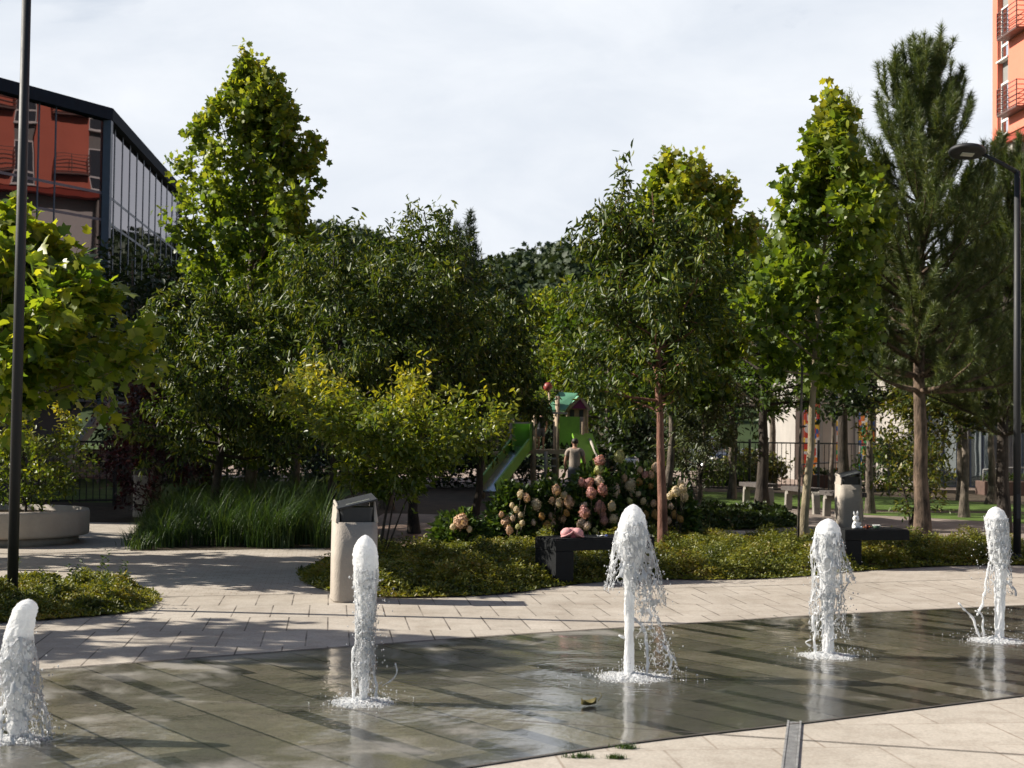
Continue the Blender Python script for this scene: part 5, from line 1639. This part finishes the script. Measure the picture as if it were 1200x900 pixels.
# upper wall: piers between the window slots stand proud, slots are recessed .3
mb = MB()
def slab(u0, u1, o0, o1, z0, z1):
    mb.add([le(u0, o0, z0), le(u1, o0, z0), le(u1, o1, z0), le(u0, o1, z0), le(u0, o0, z1), le(u1, o0, z1), le(u1, o1, z1), le(u0, o1, z1)],
           [(0, 1, 2, 3), (4, 7, 6, 5), (0, 4, 5, 1), (1, 5, 6, 2), (2, 6, 7, 3), (3, 7, 4, 0)])
prev = 0
for b_ in bays: slab(prev, b_, 0, -.32, Z0, Z1); prev = b_ + SL
slab(prev, LB, 0, -.32, Z0, Z1); slab(0, LB, -.323, -12, Z0 + .003, Z1)
mb.build('upper_wall', m_orange, t)
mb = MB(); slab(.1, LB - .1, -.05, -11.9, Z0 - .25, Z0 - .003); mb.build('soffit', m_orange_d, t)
mb = MB(); slab(.6, LB - .6, -.9, -11, 0, Z0 - .253); mb.build('lower_wall', m_render, t)
mb = MB(); slab(-.1, LB + .1, .1, -12.1, Z1 + .002, Z1 + .3); mb.build('roof', m_greyp, t)
for b_ in bays:
    mb = MB(); slab(b_ + .003, b_ + SL - .003, -.20, -.318, Z0 + .01, Z1 - .01); mb.build('grey_panel', m_greyp, t)
    for k in range(4):
        z = Z0 + .08 + 2.76 * k
        if z + 2.1 > Z1: continue
        mb = MB()
        for (u0, u1, z0, z1) in ((0, .06, 0, 1.95), (SL - .066, SL - .006, 0, 1.95), (.06, SL - .066, 0, .07), (.06, SL - .066, 1.88, 1.95), (.06, SL - .066, .52, .60)):
            slab(b_ + .003 + u0, b_ + .003 + u1, -.13, -.197, z + z0, z + z1)
        w_ = mb.build('window', m_white, t)
        mb = MB(); slab(b_ + .06, b_ + SL - .06, -.165, -.18, z + .07, z + 1.88); mb.build('pane', m_wglass, w_)
        mb = MB(); slab(b_ - .03, b_ + SL + .03, .05, -.19, z - .055, z - .003); mb.build('sill', m_white, w_)
        # balcony railing box right of the slot
        mb = MB(); zz = z + .62
        u0, u1 = b_ + SL + .02, b_ + SL + 1.7
        for h_ in (0, .17, .34, .51, .68, .85):
            mb.bar(le(u0, .42, zz + h_), le(u1, .42, zz + h_), .025); mb.bar(le(u0, .01, zz + h_), le(u0, .42, zz + h_), .025); mb.bar(le(u1, .01, zz + h_), le(u1, .42, zz + h_), .025)
        for u in (u0, (u0 + u1) / 2, u1): mb.bar(le(u, .42, zz - .05), le(u, .42, zz + .87), .035)
        mb.build('railing', m_rail if k else m_rail, t)
        mb = MB(); slab(u0, u1, .44, .003, zz - .12, zz - .055); mb.build('balcony_slab', m_rail, t)
for i in range(9):
    for z in (3.9, 7.0, 9.7):
        if i % 3 == 2: continue
        mb = MB(); slab(1.6 + i * 3.4, 3.2 + i * 3.4, -.86, -.898, z, z + 1.7); w_ = mb.build('window', m_greyp, t)
        mb = MB(); slab(1.68 + i * 3.4, 3.12 + i * 3.4, -.85, -.858, z + .08, z + 1.62); mb.build('pane', m_wglass, w_)
for i in range(5):
    mb = MB(); slab(.8 + i * 6.5, 1.3 + i * 6.5, -.2, -.7, 0, Z0 - .253); mb.build('column', m_stone, t)

# stone entrance building and coloured glass strips
c = at(935, 52)
t = thing('stone_hall', 'pale stone hall with tall coloured glass strips behind the fence', 'building', c)
xr = lambda px: (px - 935) / FPX * 52
mb = MB(); mb.box((xr(1000), 3, 2.3), (xr(1068) - xr(932), 6, 4.6)); mb.build('wall', m_stone, t)
mb = MB(); mb.box((xr(1000), 2.9, 4.68), (xr(1068) - xr(932) + .3, 6.3, .15)); mb.build('roof', m_greyp, t)
for a, b in ((942, 960), (980, 986), (1006, 1030)):
    mb = MB(); mb.box(((xr(a) + xr(b)) / 2, -.03, 1.75), (xr(b) - xr(a), .05, 3.3)); mb.build('coloured_window', m_stained, t)
for px in (962, 1003, 1040): MB().box((xr(px), -.06, 2.2), (.1, .1, 4.3)).build('downpipe', m_greyp, t)
c = at(1085, 46)
t = thing('entrance_wing', 'grey stone and glass entrance wing at the right edge beyond the lawn', 'building', c)
xr = lambda px: (px - 1085) / FPX * 46
MB().box((xr(1165), 4, 2.3), (xr(1250) - xr(1080), 8, 4.6)).build('wall', m_stone, t)
for a, b in ((1088, 1104), (1105, 1121), (1136, 1150), (1151, 1163), (1196, 1215), (1217, 1240)):
    mb = MB(); mb.box(((xr(a) + xr(b)) / 2, -.04, 1.6), (xr(b) - xr(a), .06, 3.15)); w_ = mb.build('window', m_frame_b, t)
    mb = MB(); mb.box(((xr(a) + xr(b)) / 2, -.075, 1.6), (xr(b) - xr(a) - .08, .02, 3.05)); mb.build('pane', m_eglass, w_)
for px in (1128, 1172, 1190): MB().box((xr(px), -.10, 2.2), (.22, .18, 4.4)).build('pilaster', m_render, t)
for px, D, w, lab in ((1176, 40.5, 1.35, 'brown raised planter with a handrail in front of the entrance wing'), (962, 44.5, 1.3, 'brown raised planter with a handrail in front of the coloured glass')):
    t = thing('raised_planter', lab, 'planter', at(px, D), 0, 'brown raised planters')
    MB().box((0, 0, .2), (w, .8, .4)).build('trough', m_brown, t, .02)
    mb = MB(); mb.tube([(-w / 2, -.3, .40), (-w / 2, -.3, .72), (0, -.3, .78), (w / 2, -.3, .80), (w / 2, -.3, .40)], .025, 8); mb.build('handrail', m_greyp, t)
    rngp = np.random.default_rng(int(px)); n = 260
    leaves('plants', np.column_stack([rngp.uniform(-w / 2 + .08, w / 2 - .08, n), rngp.uniform(-.33, .33, n), .40 + .16 * rngp.random(n)]), rngp.normal(0, 1, (n, 3)) + np.array([0, 0, .7]), rngp.normal(0, .5, (n, 3)) + np.array([0, 0, .7]), .12, 'oval', m_cover_d, t, rngp)


# ------------------------------------------------------------------ parked cars
def make_car(label, loc, rz, paint):
    t = thing('parked_car', label, 'car', loc, rz, 'cars parked behind the fence')
    def sec(x, hw, z0, z1, r=.12):
        o = []
        for cy_, cz_, a0 in ((hw - r, z1 - r, 0), (-hw + r, z1 - r, 90), (-hw + r, z0 + r, 180), (hw - r, z0 + r, 270)):
            for k in range(4): a = R(a0 + 30 * k); o.append((x, cy_ + r * math.cos(a), cz_ + r * math.sin(a)))
        return o
    MB().loft([sec(-2.12, .70, .42, .80), sec(-2.0, .84, .30, .95), sec(-1.2, .88, .22, 1.0), sec(.6, .88, .22, .98), sec(1.5, .87, .24, .88), sec(1.98, .80, .28, .76), sec(2.1, .66, .36, .64)]).build('body', paint, t)
    MB().loft([sec(-1.85, .62, .92, 1.02, .04), sec(-1.35, .70, .92, 1.40, .1), sec(-.6, .72, .92, 1.49, .12), sec(.15, .70, .92, 1.44, .1), sec(1.0, .66, .90, .99, .04)]).build('windows', m_wglass, t)
    MB().loft([sec(-1.45, .60, 1.385, 1.43, .02), sec(-.6, .68, 1.46, 1.515, .025), sec(.2, .62, 1.42, 1.46, .02)]).build('roof', paint, t)
    for x in (-1.3, 1.3):
        for sy in (-1, 1):
            o = bpy.data.objects.new('wheel', None)
            mb = MB(); mb.lathe([(.02, -.1), (.30, -.1), (.325, -.06), (.325, .06), (.30, .1), (.02, .1)], 20); mb.v = [(v[0] + x, sy * .83 + v[2], .325 + v[1]) for v in mb.v]
            w = mb.build('wheel', m_black, t)
            mb = MB(); mb.lathe([(.02, -.012), (.2, -.012), (.205, .004), (.02, .02)], 16); mb.v = [(v[0] + x, sy * (.935 + v[2] * .5), .325 + v[1]) for v in mb.v]
            mb.build('rim', m_steel, w); bpy.data.objects.remove(o)
    for sy in (-1, 1):
        MB().ball((2.0, sy * .58, .66), (.12, .18, .075), 10, 7).build('headlight', m_lens, t)
        MB().ball((.72, sy * .98, 1.0), (.07, .1, .06), 8, 6).build('mirror', paint, t)
    MB().box((2.09, 0, .5), (.06, .9, .16)).build('grille', m_black, t, .02)
    return t


make_car('dark blue car facing the garden, parked behind the fence left of the thick post', (at(838, 58)[0], 58, .006), R(-82), pm('dark_blue_paint', (.012, .016, .03), .25, var=.05))
make_car('pale pinkish silver car parked behind the fence beside the slender plane trunk', (at(924, 57)[0], 57, .006), R(-125), pm('silver_paint', (.34, .30, .30), .3, metal=.4, var=.05))


# ------------------------------------------------------------------ play tower
DP = 34.0; KP = DP / FPX
OX = at(640, DP)[0]
t = thing('play_tower', 'wooden play tower with a green slide and a small green roofed house', 'play tower', (OX, DP, .0))
def pg(px, py, dy=0.0): return Vector(((px - 640) * KP, dy, EYE + (505.5 - py) * KP))
ZP = pg(0, 527).z
for px, top, dy in ((600, 492, 0), (626, 484, 0), (653, 464, 0), (682, 488, 0), (600, 492, 1.3), (626, 478, 1.3), (653, 470, 1.3), (690, 478, 1.3), (566, 498, .5), (566, 498, 1.3)):
    p = pg(px, top, dy); MB().tube([(p.x, dy, 0), (p.x, dy, p.z)], .055, 10).build('post', m_wood_p, t)
pa, pb = pg(598, 527), pg(688, 527)
MB().box(((pa.x + pb.x) / 2, .65, ZP - .05), (pb.x - pa.x, 1.42, .1)).build('platform', m_wood_p, t)
pa, pb = pg(562, 530), pg(597, 530)
MB().box(((pa.x + pb.x) / 2, .9, ZP - .12), (pb.x - pa.x, .9, .08)).build('platform', m_wood_p, t)
mb = MB()
for k in range(5): mb.bar(pg(567, 500 + k * 6, .5), pg(599, 500 + k * 6, .5), .03)
for k in range(5): mb.bar(pg(569 + k * 7, 499, .5), pg(569 + k * 7, 527, .5), .035)
mb.build('railing', m_wood_p, t)
# slide: side walls and steel chute
a0, a1 = pg(612, 524, -.05), pg(574, 574, -1.55)
dirs = (a1 - a0).normalized(); sd = dirs.cross(Vector((0, 0, 1))).normalized(); up = sd.cross(dirs).normalized()
sl_ = MB()
for s_ in (-1, 1):
    sl_.bar(a0 + sd * .24 * s_ + up * .1, a1 + sd * .24 * s_ + up * .1, .05, .26)
    pp_ = pg(602 if s_ < 0 else 622, 511, -.02); sl_.box((pp_.x, .0, pp_.z), (.06, .5, .68))
pp_ = pg(612, 496, .05)
slide = sl_.build('slide', m_green_d, t)
MB().bar(a0 + up * .01, a1 + up * .01, .42, .03).build('chute', m_steel, slide)
pp_ = pg(612, 512, .2); MB().box((pp_.x, .22, pp_.z), (.40, .05, .66)).build('back_panel', m_green, slide)
MB().bar(pg(602, 496, -.27), pg(622, 496, -.27), .04).build('grab_bar', m_conc, slide)
# green shield, bars, ladder
pa = pg(655.5, 488); pb = pg(679, 522)
mb = MB(); x0, x1, z0, z1 = pa.x, pb.x, pb.z, pa.z
prof = [(x0, z1), (x1, z1), (x1, z0)] + [(x1 - (x1 - x0) * k / 8, z0 + (.1 if k % 2 else -.02)) for k in range(1, 8)] + [(x0, z0)]
n = len(prof); mb.add([(x, -.10, z) for x, z in prof] + [(x, -.06, z) for x, z in prof], [tuple(range(n)), tuple(range(2 * n - 1, n - 1, -1))] + [(i, n + i, n + (i + 1) % n, (i + 1) % n) for i in range(n)])
mb.build('shield_panel', m_green, t)
MB().bar(pg(638, 484, -.06), pg(665, 484, -.06), .045).build('top_bar', m_conc, t)
mb = MB()
for k in range(5): mb.bar(pg(629, 537 + k * 9, -.03), pg(652, 537 + k * 9, -.03), .04)
mb.build('ladder', m_conc, t)
MB().tube([pg(640, 529, -.05), pg(640, 570, -.05)], .045, 8).build('pale_pole', m_conc, t)
# house
pl_, pr_ = pg(664, 488, .2), pg(690, 488, .2)
hx0, hx1 = pl_.x, pr_.x
mb = MB(); mb.box(((hx0 + hx1) / 2, .9, (pg(0, 477).z + ZP) / 2 + .1), (hx1 - hx0 - .04, .9, pg(0, 477).z - ZP - .2))
hs = mb.build('house_wall', m_wood_p, t)
for px in (671, 682):
    p = pg(px, 485, .44); mb = MB(); mb.box(p, (.10, .03, .22)); mb.build('window_hole', m_black, hs)
ap, el_, er = pg(680, 463), pg(661, 480), pg(692, 478)
ridge_l = pg(656, 459)
mb = MB(); mb.add([(el_.x, .3, el_.z), (ap.x, .32, ap.z), (ap.x - .35, 1.5, ap.z), (el_.x - .35, 1.5, el_.z)], [(0, 1, 2, 3)])
mb.add([(er.x, .3, er.z), (er.x - .35, 1.5, er.z), (ap.x - .35, 1.5, ap.z), (ap.x, .32, ap.z)], [(0, 1, 2, 3)])
rf = mb.build('house_roof', m_roofg, t); rf.modifiers.new('solid', 'SOLIDIFY').thickness = .04
pa, pb, pc_, pd = pg(640, 480, -.04), pg(662, 480, -.04), pg(677, 460, .2), pg(655, 459, .25)
mb = MB(); mb.add([pa, pb, pc_, pd], [(0, 1, 2, 3)]); r2 = mb.build('roof_panel', m_roofg, t); r2.modifiers.new('solid', 'SOLIDIFY').thickness = .05
mb = MB(); mb.add([pg(670, 478, .27), pg(688, 478, .27), pg(680, 467, .27)], [(0, 1, 2)]); g_ = mb.build('gable', m_purple, t); g_.modifiers.new('solid', 'SOLIDIFY').thickness = .03
mb = MB(); mb.bar(pg(665, 480, .25), pg(680, 464, .25), .07, .07); mb.bar(pg(692, 480, .25), pg(680, 464, .25), .07, .07); mb.build('barge_board', m_wood_p, t)
# climbing ramp on the right
a0, a1 = pg(682, 508, .0), pg(700, 565, -.7)
mb = MB(); mb.bar(a0, a1, .55, .06); rp = mb.build('climbing_ramp', m_green, t)
MB().tube([pg(691, 514, -.1), pg(701, 540, -.6)], .03, 8).build('handrail', m_conc, t)
# red ball on a rod
MB().tube([pg(646, 484, .3), pg(643, 458, .3)], .025, 8).build('rod', m_wood_p, t)
MB().ball(pg(642, 453, .3), .11, 14, 10).build('red_ball', m_redplastic, t)


# ------------------------------------------------------------------ people
def skin_obj(name, V, E, Rd, mat, parent, root=0, lv=2):
    me = bpy.data.meshes.new(name); me.from_pydata(V, E, []); me.materials.append(mat)
    o = bpy.data.objects.new(name, me); link(o, parent)
    sk = o.modifiers.new('skin', 'SKIN'); sk.use_smooth_shade = True
    for i, r in enumerate(Rd):
        v = me.skin_vertices[0].data[i]; v.radius = (r, r) if not hasattr(r, '__len__') else r; v.use_root = (i == root)
    ss = o.modifiers.new('sub', 'SUBSURF'); ss.levels = lv; ss.render_levels = lv
    return o


def person(label, loc, rz, H, shirt, shorts, arms):
    """facing local -Y"""
    t = thing('person', label, 'person', loc, rz)
    s = H / 1.75
    def S_(x, y, z): return (x * s, y * s, z * s)
    V = [S_(0, 0, .95), S_(0, 0, 1.12), S_(0, .01, 1.32), S_(0, .01, 1.44), S_(0, -.01, 1.52), S_(0, -.02, 1.60), S_(0, -.025, 1.69)]
    Rd = [(.16, .115), (.14, .10), (.17, .115), (.13, .08), (.055, .06), (.078, .095), (.07, .085)]
    E = [(0, 1), (1, 2), (2, 3), (3, 4), (4, 5), (5, 6)]
    for sx, (elb, wr) in zip((-1, 1), arms):
        n = len(V)
        V += [S_(sx * .19, .01, 1.42), S_(sx * .23 + elb[0] * sx, elb[1], 1.14 + elb[2]), S_(sx * .25 + wr[0] * sx, wr[1], .90 + wr[2]), S_(sx * .25 + wr[0] * sx * 1.05, wr[1] - .03, .81 + wr[2])]
        Rd += [.062, .045, .033, .028]; E += [(3, n), (n, n + 1), (n + 1, n + 2), (n + 2, n + 3)]
        for f in range(4):
            m = len(V); V += [S_(sx * .25 + wr[0] * sx * 1.05 + (f - 1.5) * .012, wr[1] - .05 + (f - 1.5) * .016, .76 + wr[2] - (.012 if f in (1, 2) else 0)), S_(sx * .25 + wr[0] * sx * 1.05 + (f - 1.5) * .012, wr[1] - .055 + (f - 1.5) * .018, .725 + wr[2])]
            Rd += [.0095, .008]; E += [(n + 3, m), (m, m + 1)]
        m = len(V); V.append(S_(sx * .225 + wr[0] * sx, wr[1] - .065, .80 + wr[2])); Rd.append(.011); E.append((n + 2, m))
    for sx in (-1, 1):
        n = len(V)
        V += [S_(sx * .095, 0, .88), S_(sx * .105, -.01, .50), S_(sx * .11, .02, .09), S_(sx * .115, -.10, .035), S_(sx * .12, -.17, .03)]
        Rd += [.09, .06, .04, .042, .032]; E += [(0, n), (n, n + 1), (n + 1, n + 2), (n + 2, n + 3), (n + 3, n + 4)]
    Rd = [tuple(q * s for q in r) if hasattr(r, '__len__') else r * s for r in Rd]
    body = skin_obj('body', V, E, Rd, m_skin, t)
    mb = MB()
    mb.ball(S_(0, -.125, 1.635), (.013 * s, .02 * s, .022 * s), 8, 6)
    for sx in (-1, 1): mb.ball(S_(sx * .083, -.015, 1.645), (.012 * s, .022 * s, .033 * s), 8, 6)
    mb.build('nose_and_ears', m_skin, t)
    mb = MB()
    for sx in (-1, 1): mb.ball(S_(sx * .032, -.108, 1.655), (.013 * s, .008 * s, .008 * s), 8, 6)
    mb.build('eyes', m_hair, t)
    mb = MB(); mb.ball(S_(0, .008, 1.685), (.092 * s, .108 * s, .085 * s), 16, 10); mb.build('hair', m_hair, t)
    # shirt
    V2 = [S_(0, 0, .84), S_(0, 0, 1.12), S_(0, .01, 1.32), S_(0, .01, 1.45)]; E2_ = [(0, 1), (1, 2), (2, 3)]; R2 = [(.20, .15), (.165, .125), (.19, .135), (.135, .09)]
    for sx, (elb, wr) in zip((-1, 1), arms):
        n = len(V2); V2 += [S_(sx * .19, .01, 1.42), S_(sx * .215 + elb[0] * .5 * sx, elb[1] * .6, 1.25 + elb[2] * .6)]; R2 += [.078, .075]; E2_ += [(3, n), (n, n + 1)]
    R2 = [tuple(q * s for q in r) if hasattr(r, '__len__') else r * s for r in R2]
    skin_obj('shirt', V2, E2_, R2, shirt, t)
    V3 = [S_(0, 0, .94), S_(0, 0, 1.06)]; R3 = [(.185, .138), (.165, .122)]; E3 = [(0, 1)]
    for sx in (-1, 1):
        n = len(V3); V3 += [S_(sx * .1, 0, .84), S_(sx * .11, -.01, .55)]; R3 += [.11, .095]; E3 += [(0, n), (n, n + 1)]
    R3 = [tuple(q * s for q in r) if hasattr(r, '__len__') else r * s for r in R3]
    skin_obj('shorts', V3, E3, R3, shorts, t)
    return t


c = at(674, 33.2)
person('person in a tan t-shirt and grey shorts seen from behind at the play tower', (c[0], c[1] , .006), R(176), htop(674, 514.5, 33.2), m_shirt, m_shorts, [((.03, -.02, 0), (.02, -.08, .03)), ((.03, -.02, 0), (.02, -.08, .03))])
c = pg(634.5, 527, .45)
person('small child in a dark t-shirt standing on the play tower platform beside the slide', (OX + c.x, DP + c.y, ZP), R(190), pg(0, 481).z - ZP, m_shirtk, m_shorts, [((.02, -.02, 0), (.0, -.1, .05)), ((.02, -.02, 0), (.0, -.1, .05))])

# pushchair behind the hydrangeas
c = at(741, 24.6); kk = 24.6 / FPX
t = thing('pushchair', 'pushchair with a white tapered seat and black handle behind the hydrangeas', 'pushchair', (c[0], c[1], .012))
def pq(px, py, y=0.0): return Vector(((px - 741) * kk, y, EYE + (506.8 - py) * kk))
rg = []
for py, hw, dp in ((538, 8, .14), (541, 8.5, .17), (546, 6, .15), (552, 3.6, .11), (557, 2.2, .07)):
    p = pq(741, py); rg.append([(p.x + hw * kk * math.cos(2 * PI * k / 14), .02 + dp * .8 * math.sin(2 * PI * k / 14), p.z) for k in range(14)])
MB().loft(rg).build('seat', m_white, t)
mb = MB()
for dx in (-3.5, 0, 3.5): mb.tube([pq(741 + dx, 540, -.15), pq(741 + dx * .8, 546, -.135), pq(741 + dx * .5, 553, -.1)], .007, 6)
mb.ball(pq(741, 538), (.09, .1, .03), 10, 6)
mb.build('trim', m_black, t)
mb = MB(); mb.tube([pq(725, 544), pq(730, 548), pq(736, 555)], .018, 8); mb.build('handle', m_black, t)
mb = MB(); mb.ball(pq(726, 544), (.045, .03, .024), 10, 7); mb.build('grip', m_white, t)
z0 = pq(0, 556).z
mb = MB()
for sx in (-1, 1):
    mb.tube([(0, 0, z0), (sx * .2, -.22, .1)], .014, 8); mb.tube([(0, 0, z0), (sx * .2, .25, .1)], .014, 8)
mb.build('frame', m_black, t)
for sx in (-1, 1):
    for y in (-.22, .25):
        mb = MB(); mb.lathe([(.02, -.015), (.085, -.015), (.09, 0), (.085, .015), (.02, .015)], 16); mb.v = [(sx * .225 + v[2], y + v[0], .09 + v[1]) for v in mb.v]; mb.build('wheel', m_black, t)
